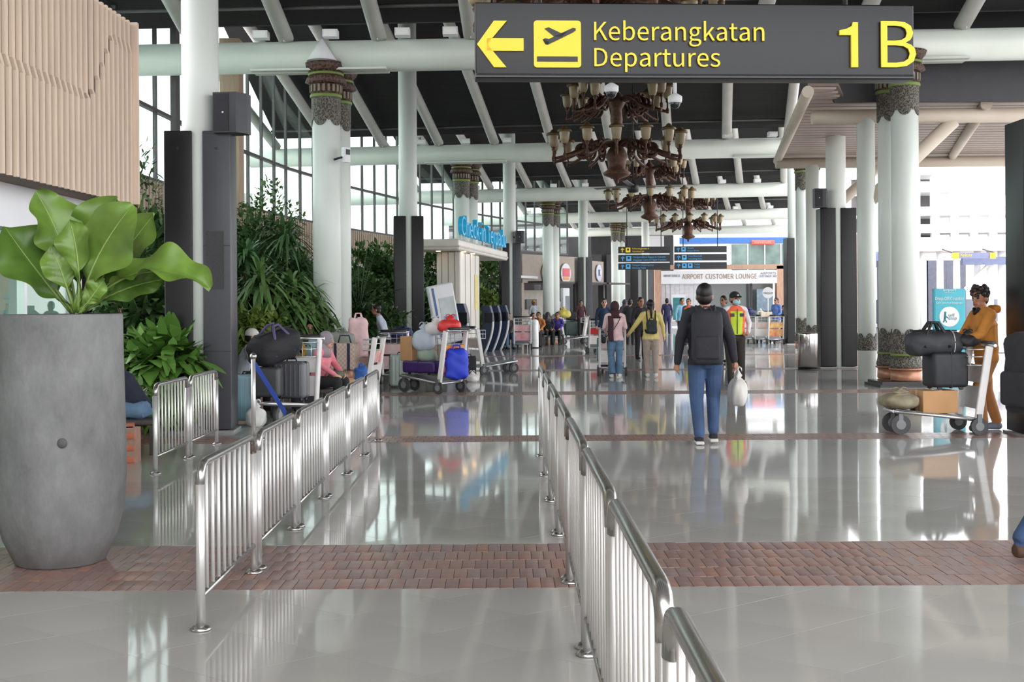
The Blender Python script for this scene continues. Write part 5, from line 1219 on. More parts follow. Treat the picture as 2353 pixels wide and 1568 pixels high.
# ---- trolley and bag by the machines
T5 = Vector((XA(1101, 26.9), 27.2, 0)); trolley(T5, math.radians(120), 'empty luggage trolley parked in front of the kiosk machines', (M('print_pale', (216, 196, 190), .5), ADW))
suitcase((XA(1077, 25.8), 25.7, 0), .2, (.30, .22, .44), BLKF, 'small black suitcase beside the loaded trolley', ribs=False)
sack((XA(1087, 24.6), 24.5, 0), (.12, .1, .11), WHITB, 'crumpled pale bag on the floor by the small black suitcase')
# ---- far trolleys
trolley((XA(1200, 41.3), 41.3), math.radians(180), 'trolley with a pink advert panel left of the white bollard', (M('pink_print', (232, 150, 160), .4, var=.1, col2=(238, 214, 214), scale=4), M('pink_print', (232, 150, 160), .4)), 1.05)
trolley((XA(1297, 46.0), 46.2), math.radians(100), 'trolley carrying a yellow bag beside the white totem', (M('print_pale', (216, 196, 190), .5), ADW)); sack((XA(1296, 46), 46.1, 1.0), (.26, .2, .2), M('yellow_bag', (216, 196, 96), .5), 'yellow bag on top of the trolley by the white totem')
T8 = Vector((XA(1337, 46.6), 46.6, 0)); trolley(T8, math.radians(-100), 'trolley with dark green cases left of the grey clad column', (ADW, ADW)); suitcase(on(T8, math.radians(-100), (0, -.45, .28)), .3, (.5, .34, .55), M('bottle_green', (42, 66, 62), .5), 'dark green case stacked on the trolley by the grey clad column', ribs=False); suitcase(on(T8, math.radians(-100), (0, -.45, .88)), .3, (.42, .3, .3), BLKF, 'black case on top of the dark green case', ribs=False)
trolley((XA(1372, 37.5), 37.6), math.radians(190), 'trolley with a red tray pushed by the woman in the navy jacket', (M('red_tray', (196, 50, 56), .4), ADW)); 
TW = Vector((XA(1407, 26.2, 860), 26.3, 0)); trolley(TW, math.radians(180), 'trolley pushed by the woman with the maroon scarf', (M('print_pale', (216, 196, 190), .5), ADW), 1.0); suitcase((TW.x - .05, TW.y + .45, .27), 0, (.46, .3, .5), M('teal_case', (40, 120, 124), .4), 'teal case on the trolley pushed by the woman with the maroon scarf'); carton((TW.x - .12, TW.y + .1, .24), .1, (.3, .24, .38), 'pale lavender carton low on the trolley of the woman with the maroon scarf', mat=M('lavender_card', (206, 208, 222), .6))
for k, px in enumerate((1728, 1748, 1768)):
    trolley((XA(px, 45 + .3 * k), 45.6 - .5 * k), math.radians(180), 'parked trolley with %s under the round sign' % ['no load at the back of the row', 'pale boards in the middle of the row', 'a colourful board at the front of the row'][k], ((ADW, ADW), (M('print_pale', (216, 196, 190), .5), ADW), (M('mixed_print', (200, 90, 80), .4, col2=(214, 190, 110), scale=5), M('mixed_print', (200, 90, 80), .4)))[k], 1.0)
carton((XA(1766, 44.4), 44.9, 1.0), .1, (.42, .3, .18), 'flat cream carton on the front trolley below the round white sign', mat=M('cream_card', (226, 212, 192), .6))
sack((XA(1757, 45), 45.7, 1.0), (.14, .12, .15), M('white_cloth', (220, 222, 216), .6), 'white bundle on the middle trolley below the round white sign', tie=False)
sack((XA(1725, 46), 46.1, .95), (.24, .18, .2), M('navy_cloth', (40, 46, 92), .7), 'navy bundle on the back trolley below the round white sign', tie=False)
# ---- the orange-suited man's trolley
T10 = Vector((XA(2214, 14.62, 990), 14.62, 0)); R10 = math.radians(-88)
trolley(T10, R10, 'aluminium luggage trolley piled with bags, held by the orange-suited man', (M('print_pale', (216, 196, 190), .5), M('grey_label', (206, 206, 212), .5)), 1.02, handle=M('grey_grip', (84, 86, 90), .5))
carton(on(T10, R10, (.0, -.36, .245)), R10 + .1, (.34, .44, .27), 'taped brown carton on the deck of the orange-suited man\'s trolley')
e = suitcase(on(T10, R10, (0, -.22, .52)), R10 + .05, (.36, .44, .42), M('black_softcase', (40, 42, 46), .55, var=.15, scale=12), 'black soft suitcase standing behind the carton on the right-hand trolley', ribs=False)
duffel(on(T10, R10, (0, -.36, .92)), (0, 0, R10 + PI / 2), (.68, .3, .30), M('charcoal_roll', (52, 54, 58), .6, var=.12, scale=14), 'dark rolled bag with a pale ring on top of the right-hand trolley')
rg_ = on(T10, R10, (0, -.17, 1.07)); MB().path([(rg_.x + .02 + .0 * math.cos(t), rg_.y + .155 * math.cos(t), rg_.z + .155 * math.sin(t)) for t in [2 * PI * k / 24 for k in range(25)]], .007, 6).build('bag_ring', M('pale_cord', (200, 196, 190), .6), label='pale cord ring around the end of the dark rolled bag', cat='cord')
sack(on(T10, R10, (.02, -.78, .30)), (.22, .24, .12), M('khaki_canvas', (150, 140, 116), .8, var=.18, scale=10), 'khaki backpack slumped at the front of the right-hand trolley', name='canvas_backpack')
for s in (-1, 1):
    q = on(T10, R10, (s * .08, -1.0, .30)); 
sack(on(T10, R10, (0.02, .04, 1.03)), (.13, .11, .10), M('black_nylon', (40, 38, 42), .6), 'small black bag in the basket of the right-hand trolley', name='hand_bag')
# ================================================================== PEOPLE
SKIN = M('skin_tone', (176, 124, 96), .5, var=.06, scale=20); SKIN2 = M('skin_tone_light', (206, 160, 134), .5, var=.05, scale=20)
HAIR = M('black_hair', (24, 20, 19), .5, var=.3, scale=60); EYE = M('eye_dark', (30, 22, 20), .3); LIP = M('lip_tone', (150, 88, 78), .5)
def bone_pts(lean=0., sit=False, pz=None, over=None):
    if sit:
        z = pz or .50; J = dict(pelvis=(0, 0, z), hipL=(.09, 0, z), hipR=(-.09, 0, z), kneeL=(.12, -.42, z + .02), kneeR=(-.12, -.42, z + .02), ankL=(.12, -.40, .09), ankR=(-.12, -.40, .09))
    else:
        z = pz or .92; J = dict(pelvis=(0, 0, z), hipL=(.09, 0, z - .03), hipR=(-.09, 0, z - .03), kneeL=(.10, -.02, .49), kneeR=(-.10, -.02, .49), ankL=(.10, .02, .09), ankR=(-.10, .02, .09))
    sp = lambda d, x=0, y=0: (x, -math.sin(lean) * d + y, z + math.cos(lean) * d)
    J.update(waist=sp(.16), chest=sp(.35), neck=sp(.52), head=sp(.665, 0, -.015 - .05 * math.sin(lean)), shL=sp(.475, .175), shR=sp(.475, -.175))
    J.update(elL=sp(.20, .235, .02), elR=sp(.20, -.235, .02), wrL=sp(-.04, .25, -.06), wrR=sp(-.04, -.25, -.06))
    if over: J.update(over)
    return {k: Vector(v) for k, v in J.items()}
def person(loc, rz, h, label, top, bottom, shoe, J, skin=SKIN, hair='short', hairmat=None, bulk=1., longsleeve=True, headyaw=0., headpitch=0., voxel=.012, face=True, hem=True, hemz=None, handcurl=.5, z0=0., female=False, mask=None, sleeve=None):
    s = h / 1.70; e = empty('person', (loc[0], loc[1], z0), rz, label, 'person', None, s)
    mats = [skin, top, bottom, shoe, EYE, LIP, sleeve or top]; prim = []   # (p0,p1,r0,r1,mat,flat)
    C = lambda a, b, r0, r1, m, fl=1.: prim.append((Vector(a), Vector(b), r0, r1, m, fl))
    bk = bulk; hm = 1 if hem else 2
    C(J['pelvis'] + Vector((0, 0, -.05)), J['pelvis'] + (J['waist'] - J['pelvis']) * .5, .118 * (1.06 if female else 1), .112 * bk, 1, 1.42)
    C(J['pelvis'] + (J['waist'] - J['pelvis']) * .3, J['chest'], .105 * bk, .12 * bk, 1, 1.38); C(J['chest'], J['chest'].lerp(J['neck'], .62), .12 * bk, .085 * bk, 1, 1.5)
    for sd in 'LR': C(J['neck'].lerp(J['sh' + sd], .35) + Vector((0, 0, -.005)), J['sh' + sd], .065 * bk, .062 * bk, 1)
    C(J['neck'] + Vector((0, 0, -.03)), J['head'] + Vector((0, .02, -.05)), .062, .056, 0)
    for sd in 'LR':
        C(J['sh' + sd], J['el' + sd], .060 * bk, .048 * bk, 6); C(J['el' + sd], J['wr' + sd], .046 * (bk if longsleeve else 1), .033 * (bk if longsleeve else .9), 6 if longsleeve else 0)
        C(J['hip' + sd], J['knee' + sd], .104 * (1.03 if female else 1), .078, 2); C(J['knee' + sd], J['ank' + sd] + Vector((0, 0, .02)), .076, .060, 2)
        d = J.get('toe' + sd, J['ank' + sd] + Vector((0, -.15, -.045))); C(J['ank' + sd] + Vector((0, .03, -.045)), d, .045, .04, 3); C(J['ank' + sd], J['ank' + sd] + Vector((0, 0, -.04)), .045, .048, 3)
        # hand
        w = J['wr' + sd]; dr = J.get('hd' + sd, (w - J['el' + sd])).normalized(); pn = J.get('pn' + sd, Vector((-1 if sd == 'L' else 1, 0, 0))); pn = (pn - dr * pn.dot(dr)).normalized(); sdv = dr.cross(pn)
        C(w, w + dr * .075, .026, .036, 0, 1.)
        for i, (o, ln) in enumerate(((-.027, .062), (-.009, .072), (.009, .068), (.027, .052))):
            b0 = w + dr * .075 + sdv * o; b1 = b0 + (dr * (1 - handcurl * .5) + pn * handcurl * .6).normalized() * ln * .55; b2 = b1 + (dr * (1 - handcurl) + pn * (handcurl + .1)).normalized() * ln * .5
            C(b0, b1, .0105, .0095, 0); C(b1, b2, .0095, .008, 0)
        tb = w + dr * .03 - sdv * .03; C(tb, tb + (dr * .8 - sdv * .55 + pn * .3).normalized() * .05, .012, .0095, 0)
    HS = 1.08; hc = J['head'] + Vector((0, 0, .008)); HR = Matrix.Rotation(headyaw, 3, 'Z') @ Matrix.Rotation(headpitch, 3, 'X')
    P = lambda x, y, z: hc + HR @ (Vector((x, y, z)) * HS)
    ells = [(P(0, .005, .02), (.077, .096, .105), 0), (P(0, -.02, -.055), (.058, .066, .062), 0)]
    if face:
        ells += [(P(sx * .079, .012, -.01), (.012, .022, .032), 0) for sx in (-1, 1)]
        ells += [(P(sx * .032, -.082, .012), (.014, .010, .009), 4) for sx in (-1, 1)] + [(P(0, -.083, -.056), (.024, .010, .008), 5)] + [(P(sx * .032, -.084, .036), (.022, .008, .006), 4) for sx in (-1, 1)]
        prim.append((P(0, -.088, .012), P(0, -.106, -.026), .010, .016, 0, 1.))
    ells = [(c, tuple(q * HS for q in r), m) for c, r, m in ells]
    mb = MB()
    for (a, b, r0, r1, m, fl) in prim:
        n = 8 if max(r0, r1) < .02 else 14
        mb.path([a - (b - a).normalized() * r0 * .5, a, a.lerp(b, .5), b, b + (b - a).normalized() * r1 * .5], [r0 * .8, r0, (r0 + r1) / 2, r1, r1 * .8], n, flat=fl)
    for (c, r, m) in ells: mb.ell(c, r, 14, 10, R=HR)
    me = bpy.data.meshes.new('body_src'); me.from_pydata(mb.v, [], mb.f); ob = bpy.data.objects.new('body_src', me)
    rm = ob.modifiers.new('r', 'REMESH'); rm.mode = 'VOXEL'; rm.voxel_size = voxel; rm.use_smooth_shade = True
    sm = ob.modifiers.new('s', 'SMOOTH'); sm.factor = .45; sm.iterations = 3 if voxel > .008 else 4
    nm = baked(ob); bpy.data.objects.remove(ob); bpy.data.meshes.remove(me)
    nm.name = 'body'; nf = len(nm.polygons); cen = np.empty(nf * 3); nm.polygons.foreach_get('center', cen); cen = cen.reshape(-1, 3)
    best = np.full(nf, 1e9); mi = np.zeros(nf, int)
    for (a, b, r0, r1, m, fl) in prim:
        A = np.array(a); B = np.array(b); d = B - A; L2 = d @ d; t = np.clip(((cen - A) @ d) / L2, 0, 1); q = cen - (A + t[:, None] * d)
        if fl != 1.: q = q.copy(); q[:, 0] /= fl
        dist = np.linalg.norm(q, axis=1) - (r0 + (r1 - r0) * t); k = dist < best; best[k] = dist[k]; mi[k] = m
    for (c, r, m) in ells:
        q = (cen - np.array(c)) @ np.array(HR) / np.array(r); dist = (np.linalg.norm(q, axis=1) - 1) * min(r); k = dist < best + (.003 if m in (4, 5) else 0); best[k] = dist[k]; mi[k] = m
    if abs(J['kneeL'].z - J['hipL'].z) > .2:
        hz = hemz if hemz is not None else (J['pelvis'].z - .07 if hem else J['pelvis'].z + .07)
        mi[(mi == 2) & (cen[:, 2] > hz)] = 1; mi[(mi == 1) & (cen[:, 2] <= hz)] = 2
    else:
        mi[(mi == 1) & (cen[:, 2] < J['pelvis'].z + .02)] = 2
    for m in mats: nm.materials.append(m)
    nm.polygons.foreach_set('material_index', mi.astype(np.int32)); nm.polygons.foreach_set('use_smooth', np.ones(nf, bool)); nm.update()
    bo = bpy.data.objects.new('body', nm); COL.objects.link(bo); bo.parent = e
    hmt = hairmat or HAIR
    ell0 = MB.ell
    def E(nmx, c, r, mat, R=HR, par=e): return MB().ell(c, r, 20, 14, R=R).build(nmx, mat, par)
    if hair in ('short', 'bob', 'long', 'pony', 'curly'):
        m = MB().ell(P(0, .022, .042), (0.0929, 0.1058, 0.1058), 22, 14, R=HR).ell(P(0, .048, -.012), (0.0864, 0.0670, 0.0842), 16, 10, R=HR)
        if hair == 'curly':
            for k in range(26):
                t = k * 2.4; zz = .02 + .11 * (k / 26); rr = .085 * math.sqrt(max(.05, 1 - ((zz - .03) / .12) ** 2)); m.ell(P(rr * math.cos(t), .02 + rr * 1.1 * math.sin(t), zz + .01), (.03, .03, .028), 8, 6)
        if hair == 'bob': m.ell(P(0, .05, -.03), (.085, .06, .10), 16, 10, R=HR)
        if hair == 'long': m.ell(P(0, .06, -.10), (.085, .05, .18), 16, 10, R=HR)
        if hair == 'pony': m.path([P(0, .10, .03), P(0, .135, -.03), P(0, .13, -.14), P(0, .12, -.26)], [.03, .036, .032, .012], 10)
        m.build('hair', hmt, e)
    elif hair == 'hijab':
        m = MB().ell(P(0, .018, .022), (0.1037, 0.1231, 0.1339), 22, 14, R=HR)
        m.path([J['neck'] + Vector((0, .0, .10)), J['neck'] + Vector((0, -.01, .0)), J['chest'].lerp(J['neck'], .45) + Vector((0, -.01, 0))], [.085, .10, .115], 18, flat=1.35)
        m.build('headscarf', hmt, e)
    elif hair in ('cap', 'peaked'):
        m = MB().ell(P(0, .014, .05), (0.0940, 0.1123, 0.0918), 22, 14, R=HR); q = [P(.07 * math.sin(t), -.07 - .085 * math.cos(t), .045 - .02 * math.cos(t)) for t in [-.5 * PI + PI * k / 10 for k in range(11)]]
        c0 = P(0, -.05, .05); m.add([c0] + q + [v + Vector((0, 0, .012)) for v in q], [(0, i + 1, i + 2) for i in range(10)] + [(0, 12 + i + 1, 12 + i) for i in range(10)], 0)
        m.build('cap', hmt, e); MB().ell(P(0, .03, .0), (0.0896, 0.0950, 0.0918), 18, 12, R=HR).build('hair', HAIR, e)
        if hair == 'peaked': MB().ell(P(0, -.088, .065), (.02, .01, .016), R=HR).build('badge', M('silver_badge', (210, 210, 210), .3, metal=.8), e)
    if mask: MB().ell(P(0, -.048, -.045), (0.0691, 0.0626, 0.0626), 18, 12, R=HR).build('face_mask', mask, e)
    return e
def backpack(p, J, mat, w=.32, h=.46, d=.19, strapm=None, dz=0.):
    c = J['chest'] + Vector((0, .13 + d / 2, -.06 + dz)); b = MB().rbox((c.x, c.y, c.z), (w, d, h), .07, noise=.004).build('backpack', mat, p)
    MB().rbox((c.x, c.y + d / 2, c.z - h * .18), (w * .78, .07, h * .42), .03).build('front_pocket', mat, b)
    MB().path([(c.x - .05, c.y - d * .3, c.z + h / 2), (c.x - .03, c.y - d * .3, c.z + h / 2 + .04), (c.x + .03, c.y - d * .3, c.z + h / 2 + .04), (c.x + .05, c.y - d * .3, c.z + h / 2)], .010, 6).build('grab_loop', strapm or mat, b)
    for s in (-1, 1):
        MB().path([c + Vector((s * .09, -d * .45, h * .42)), J['neck'] + Vector((s * .10, .03, .035)), J['neck'] + Vector((s * .115, -.085, -.04)), J['chest'] + Vector((s * .125, -.14, -.02)), J['waist'] + Vector((s * .15, -.02, .03)), c + Vector((s * w * .45, -d * .4, -h * .4))], .016, 8, flat=1.8).build('strap', strapm or mat, b)
    return b
def cloth(n, c, **k): return M(n, c, k.pop('rough', .8), var=k.pop('var', .12), scale=k.pop('scale', 9), bump=.1, bscale=50, **k)
JEANS = cloth('blue_jeans', (58, 80, 116), var=.25, scale=5); JEANS2 = cloth('washed_jeans', (94, 122, 150), var=.25, scale=5); BLACKC = cloth('black_cloth', (32, 32, 36)); SHOEK = cloth('dark_shoe', (34, 34, 38)); SHOEW = cloth('white_shoe', (216, 214, 210)); NAVYC = cloth('navy_cloth_top', (34, 40, 66)); BROWNT = cloth('brown_trousers', (50, 42, 36))
# --- man with the black backpack, walking away in the middle
J = bone_pts(.02, over=dict(elL=(.27, .02, 1.13), wrL=(.30, -.02, .88), elR=(-.27, .03, 1.13), wrR=(-.315, -.03, .90), kneeL=(.10, .02, .49), ankL=(.085, .16, .095), toeL=(.09, .02, .045), kneeR=(-.09, -.08, .50), ankR=(-.08, .02, .12), toeR=(-.08, -.12, .05)))
g = G(1622, 1018); pm = person(g, PI - .06, 1.76, 'man in black jacket and jeans with black backpack, walking away in the middle', cloth('black_jacket', (38, 38, 46)), JEANS, SHOEK, J, hair='short', bulk=1.24, voxel=.0075, headyaw=-.1)
backpack(pm, J, cloth('black_backpack', (44, 44, 50)), .33, .58, .17, dz=-.06)
MB().path([Vector((-.10, .04, 1.0)), Vector((-.10, .04, .89))], [.2, .21], 20, flat=.001).build
for sd, a in (('L', (.085, .16)), ('R', (-.08, .02))): MB().rbox((a[0], a[1] - .04, .022 if sd == 'L' else .035), (.09, .27, .035), .015).build('shoe_sole', SHOEW, pm)
w = J['wrR']; sk = MB(); vs = []
pb = sack((0, 0, 0), (.10, .15, .21), M('white_carrier', (214, 210, 204), .5, var=.08), 'white carrier bag hanging from the right hand of the man with the backpack')
mw = pm.matrix_basis; pb.location = (Matrix.Translation(pm.location) @ Matrix.Rotation(PI - .06, 4, 'Z') @ Matrix.Scale(1.76 / 1.7, 4)) @ Vector((-.36, -.06, .40))
# --- security guard
J = bone_pts(.0, over=dict(elL=(.29, .06, 1.14), wrL=(.22, -.10, .98), elR=(-.27, .05, 1.13), wrR=(-.22, -.10, .97), kneeL=(.11, 0, .49), ankL=(.13, .02, .09), kneeR=(-.09, -.01, .49), ankR=(-.09, 0, .09), hdL=Vector((-.6, -.5, -.4)), hdR=Vector((.6, -.5, -.4))))
g = G(1690, 886); WSH = cloth('white_shirt', (226, 226, 228)); pg = person(g, .12, 1.74, 'security guard in an orange and yellow safety vest with a face mask, facing the viewer', WSH, BROWNT, SHOEK, J, hair='peaked', hairmat=BLACKC, mask=M('mask_blue', (168, 214, 220), .7), voxel=.009, bulk=1.04, hem=False, headyaw=.25)
VOR = M('vest_orange', (240, 104, 70), .6, emit=(240, 104, 70), es=.0); VYE = M('vest_yellow', (196, 220, 50), .6)
def vest(p, J):
    prof = [(J['pelvis'].z + .02, .135, 1.36), (J['waist'].z, .128, 1.38), (J['chest'].z - .05, .14, 1.36), (J['chest'].z + .06, .138, 1.34), (J['neck'].z - .07, .112, 1.85), (J['neck'].z + .0, .08, 2.0), (J['neck'].z + .03, .07, 1.3)]
    n = 40; m = MB(); vs = []; fs = []; mi = []
    for z, r, fl in prof:
        for k in range(n): t = 2 * PI * k / n; vs.append((r * fl * math.sin(t), -r * math.cos(t) + .0, z))
    for i in range(len(prof) - 1):
        for k in range(n):
            t = 2 * PI * (k + .5) / n; x = math.sin(t) * prof[i][1] * prof[i][2]; fr = math.cos(t) > 0
            m.add([vs[i * n + k], vs[i * n + (k + 1) % n], vs[(i + 1) * n + (k + 1) % n], vs[(i + 1) * n + k]], [(0, 1, 2, 3)], 1 if (abs(x) < .10 and i < 4) else 0, True)
    v = m.build('safety_vest', [VOR, VYE], p); MB().box((0, -.142, 1.18), (.012, .012, .46)).build('zip', BLKP, v); MB().box((-.09, -.135, 1.30), (.07, .02, .06)).build('badge', M('dark_badge', (60, 40, 44), .5), v); MB().box((.09, -.135, 1.30), (.07, .02, .06)).build('badge', M('dark_badge2', (30, 60, 66), .5), v)
vest(pg, J); MB().lathe([(.155, .93), (.16, .95), (.16, .975), (.155, .99)], n=24).build('belt', BLKP, pg).scale = (1.05, .82, 1)
# --- woman with maroon scarf, pushing a trolley
J = bone_pts(.03, over=dict(elL=(.24, -.02, 1.14), wrL=(.18, -.24, 1.03), elR=(-.24, -.02, 1.14), wrR=(-.18, -.24, 1.03), kneeL=(.09, -.05, .49), ankL=(.08, -.02, .09), kneeR=(-.09, .02, .49), ankR=(-.08, .10, .10)))
g = G(1414, 868); pw = person(g, PI + .05, 1.57, 'woman in a pink blouse and wide jeans with a maroon headscarf, walking away', cloth('pink_blouse', (228, 196, 196)), JEANS2, SHOEW, J, hair='hijab', hairmat=cloth('maroon_scarf', (62, 34, 40)), female=True, voxel=.010, skin=SKIN2, bulk=1.08, hem=True)
MB().rbox((.12, .17, 1.12), (.13, .05, .58), .025, noise=.006).build('scarf_tail', cloth('maroon_scarf', (62, 34, 40)), pw)
MB().path([(-.16, .02, 1.44), (-.05, .15, 1.25), (.12, .165, 1.0), (.24, .08, .92)], .008, 6).build('bag_strap', BLACKC, pw); MB().rbox((.27, .05, .86), (.10, .15, .16), .04).build('shoulder_bag', BLACKC, pw)
for s in (-1, 1): MB().path([(s * .085, .0, .48), (s * .085, .03, .28), (s * .085, .06, .10)], [.075, .085, .09], 14).build('trouser_leg', JEANS2, pw)
# --- companion in yellow
J = bone_pts(.0, over=dict(elL=(.34, -.06, 1.16), wrL=(.46, -.18, .98), elR=(-.27, .02, 1.14), wrR=(-.30, -.04, .92), hdL=Vector((.4, -.6, -.5)), kneeL=(.09, -.05, .49), ankL=(.07, -.05, .09), kneeR=(-.10, .02, .49), ankR=(-.10, .09, .10)))
g = G(1496, 867); py_ = person(g, PI, 1.60, 'person in yellow jacket and beige trousers with a ponytail and small backpack', cloth('yellow_jacket', (222, 204, 128)), cloth('beige_trousers', (168, 152, 140)), SHOEW, J, hair='pony', female=True, voxel=.010, skin=SKIN2, bulk=1.12)
backpack(py_, J, cloth('green_black_pack', (44, 56, 54)), .24, .32, .12, dz=-.08, strapm=BLACKC)
# --- man in orange suit
J = bone_pts(.10, over=dict(shL=(.175, -.04, 1.39), shR=(-.175, -.05, 1.38), elL=(.23, -.20, 1.16), wrL=(.10, -.40, 1.08), elR=(-.25, -.16, 1.15), wrR=(-.10, -.40, 1.08), hdL=Vector((-.3, -1, -.2)), hdR=Vector((.3, -1, -.2)), pnL=Vector((0, 0, -1)), pnR=Vector((0, 0, -1)), kneeL=(.10, -.16, .50), ankL=(.10, -.10, .09), kneeR=(-.09, .04, .49), ankR=(-.10, .18, .09)))
g = G(2268, 990); OR_ = cloth('orange_jacket', (196, 128, 52)); po = person((g.x, g.y, 0), -PI / 2 + .12, 1.72, 'man in an orange tracksuit leaning on the handle of the right-hand trolley', OR_, cloth('tan_trousers', (176, 120, 72)), cloth('blue_grey_shoe', (120, 130, 150)), J, hair='curly', hairmat=M('brown_hair', (46, 36, 32), .6, var=.3, scale=40), voxel=.0075, bulk=1.22, headyaw=.55, headpitch=.1, handcurl=.8)
MB().path([J['neck'] + Vector((-.06, -.07, .03)), J['neck'] + Vector((0, -.10, -.03)), J['neck'] + Vector((.06, -.07, .03))], .02, 8).build('collar', BLACKC, po)
MB().rbox((0, .10, 1.46), (.22, .10, .10), .045).build('hood', OR_, po)
# --- passer-by cut by the right edge
J = bone_pts(.05, over=dict(kneeL=(.09, -.18, .52), ankL=(.09, -.20, .10), kneeR=(-.09, .10, .50), ankR=(-.10, .37, .14), elL=(.24, -.05, 1.13), wrL=(.22, -.2, .93)))
pe = person((XA(2452, 7.45, 1290), 7.45, 0), PI / 2 + .2, 1.72, 'passer-by in dark jacket and jeans cut off by the right edge of the picture', cloth('dark_green_jacket', (44, 50, 50)), JEANS, cloth('brown_boot', (84, 62, 46)), J, voxel=.010, bulk=1.2)
backpack(pe, J, cloth('black_backpack', (44, 44, 50)), .34, .5, .22, dz=-.08)
# --- seated woman in pink by the thick ornate column
BENCH = M('dark_bench', (70, 66, 64), .6)
def stool(loc, label, h=.42, rz=0, w=.44):
    e = empty('low_seat', loc, rz, label, 'seat'); MB().rbox((0, 0, h - .03), (w, .4, .06), .02).build('seat_top', BENCH, e)
    for sx in (-1, 1):
        for sy in (-1, 1): MB().box((sx * w * .4, sy * .15, (h - .06) / 2), (.04, .04, h - .06)).build('leg', BENCH, e)
    return e
def seated(px, Y, rz, h, label, top, bottom, lean=.2, over=None, seat=True, py=880, **k):
    J = bone_pts(lean, True, .50, dict(dict(elL=(.24, -.16, .80), wrL=(.13, -.36, .64), elR=(-.24, -.16, .80), wrR=(-.13, -.36, .64)), **(over or {})))
    X = XA(px, Y, py); p = person((X, Y, 0), rz, h, label, top, bottom, k.pop('shoe', SHOEK), J, **k)
    if seat: stool((X, Y + .0, 0), 'low dark seat under the ' + ' '.join(label.split(',')[0].split()[:9]), h=.40 * h / 1.7, rz=rz)
    return p, J
PINK = cloth('pink_cardigan', (222, 130, 142))
p1, J1 = seated(730, 17.7, PI / 2 - .35, 1.56, 'seated woman in a pink cardigan with a grey headscarf, looking right', PINK, BLACKC, .22, hair='hijab', hairmat=cloth('grey_scarf', (150, 138, 146)), female=True, skin=SKIN2, voxel=.010, bulk=1.15)
MB().rbox((0, -.34, .62), (.24, .2, .12), .05).build('lap_bag', cloth('olive_bag', (92, 92, 80)), p1)
seated(668, 21.6, .3, 1.62, 'seated person in mustard bending forward behind the black duffel', cloth('mustard_top', (206, 158, 70)), BLACKC, .55, hair='short', voxel=.012)
seated(712, 22.0, .1, 1.66, 'seated man with black hair and a pale blue shirt behind the trolley', cloth('pale_blue_shirt', (176, 206, 216)), NAVYC, .15, hair='short', voxel=.012, headyaw=.3)
seated(553, 18.4, PI / 2 + .2, 1.62, 'seated man in a white cap beside the nearest clad column', cloth('white_blue_top', (206, 212, 226)), BLACKC, .25, hair='cap', hairmat=cloth('white_cap', (214, 212, 206)), voxel=.012)
seated(322, 13.1, -PI / 2 + .1, 1.62, 'seated person in a navy shirt and jeans half hidden by the concrete pot', cloth('dark_navy_shirt', (30, 36, 54)), JEANS2, .62, voxel=.010, py=900, over=dict(wrL=(.10, -.52, .60), wrR=(-.10, -.52, .60), elL=(.24, -.36, .74), elR=(-.24, -.36, .74)))
J = bone_pts(.3)
person((XA(884, 26.6), 26.8, 0), -PI / 2, 1.58, 'person in a pale shirt bending over the trolley with white boards', cloth('pale_grey_shirt', (198, 204, 220)), BLACKC, SHOEK, J, voxel=.013)
# --- standing figures further off
def stand(px, Y, rz, h, label, top, bottom, py=760, over=None, **k):
    J = bone_pts(k.pop('lean', .02), over=over or dict(elL=(.24, -.05, 1.12), wrL=(.19, -.22, 1.0), elR=(-.24, .02, 1.12), wrR=(-.25, -.06, .90))); return person((XA(px, Y, py), Y, 0), rz, h, label, top, bottom, k.pop('shoe', SHOEK), J, voxel=k.pop('voxel', .014), **k), J
stand(1388, 36.6, .1, 1.66, 'woman in a navy jacket with a white collar pushing the trolley with a red tray', cloth('navy_jacket', (36, 56, 84)), NAVYC, hair='bob', hairmat=M('brown_hair', (46, 36, 32), .6), skin=SKIN2)[0]
stand(1472, 33.5, .3, 1.68, 'man in dark clothes partly hidden behind the person in yellow', cloth('dark_brown_top', (48, 40, 44)), BLACKC)
stand(1448, 45.0, 2.8, 1.66, 'person in a black jacket and white scarf among the crowd left of the timber portal', cloth('black_grey_top', (44, 46, 52)), BLACKC)
stand(1436, 48.0, .5, 1.64, 'person in dark grey at the left side of the crowd', cloth('dark_grey_top', (52, 54, 62)), NAVYC, hair='hijab', hairmat=cloth('slate_scarf', (70, 74, 86)))
stand(1533, 59.0, PI, 1.70, 'man in a navy suit standing with his back turned by the lounge portal', cloth('navy_suit', (46, 48, 84)), cloth('navy_suit', (46, 48, 84)))
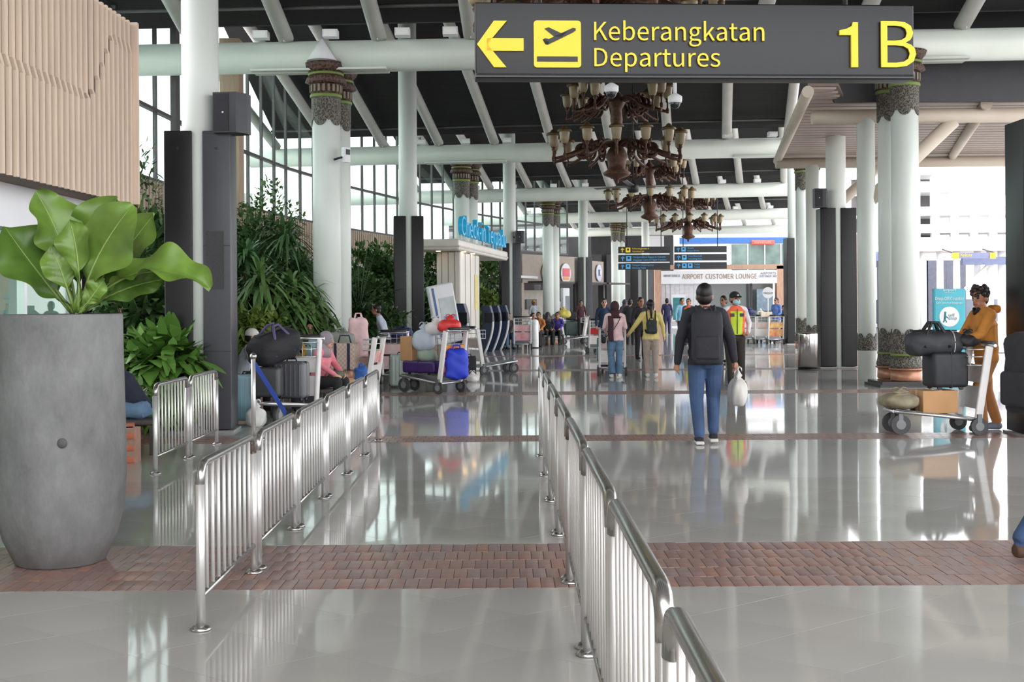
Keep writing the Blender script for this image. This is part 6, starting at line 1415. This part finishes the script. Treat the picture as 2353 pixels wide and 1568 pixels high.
stand(1567, 47.0, .2, 1.68, 'man in a pale blue shirt left of the walking man\'s head', cloth('sky_shirt', (140, 190, 216)), NAVYC)
pv, Jv = stand(1583, 44.0, -.4, 1.66, 'worker in an orange vest just left of the walking man', cloth('work_shirt', (60, 90, 120)), BLACKC); vest(pv, Jv)
stand(1664, 31.5, -.8, 1.70, 'man in a light blue shirt standing behind the security guard', cloth('light_blue_shirt', (140, 190, 220)), NAVYC)
stand(1785, 47.6, -.9, 1.68, 'man in a blue polo shirt behind the trolleys under the round sign', cloth('blue_polo', (96, 124, 190)), cloth('grey_trousers', (150, 150, 160)))
stand(1801, 49.5, .2, 1.38, 'child in dark clothes beside the far black clad column', BLACKC, BLACKC)
stand(1335, 57.0, .2, 1.64, 'person in a dark red top by the grey clad column near the shop', cloth('dark_red_top', (84, 50, 58)), BLACKC)
stand(1284, 61.0, .2, 1.62, 'person in a lilac scarf and black clothes inside the shop front', BLACKC, BLACKC, hair='hijab', hairmat=cloth('lilac_scarf', (190, 170, 196)))
stand(1226, 60.5, .6, 1.66, 'person with a yellow cap and pale top at the shop entrance', cloth('pale_top', (196, 204, 210)), BLACKC, hair='cap', hairmat=cloth('yellow_cap', (220, 170, 80)))
p2_, _ = seated(1241, 44.6, -.3, 1.62, 'seated person in an orange-brown jacket behind the white bollard', cloth('orange_brown', (190, 120, 60)), BLACKC, .2, voxel=.014)
seated(1221, 43.0, .5, 1.60, 'seated black-haired person in pale clothes behind the pink trolley', cloth('pale_top', (196, 204, 210)), BLACKC, .2, voxel=.014)
seated(1258, 45.2, .2, 1.60, 'seated woman in dark clothes at the foot of the shop column', BLACKC, BLACKC, .2, hair='hijab', hairmat=cloth('dark_scarf', (70, 70, 76)), voxel=.014)
seated(1283, 45.6, -.2, 1.60, 'seated person in a purple top left of the white totem', cloth('purple_top', (82, 64, 150)), BLACKC, .2, voxel=.014)
seated(1168, 41.6, .2, 1.62, 'seated person in pale jeans at the foot of the dark clad column', cloth('brown_grey_top', (86, 76, 76)), JEANS2, .2, voxel=.014)

bpy.data.scenes.remove(TMP)
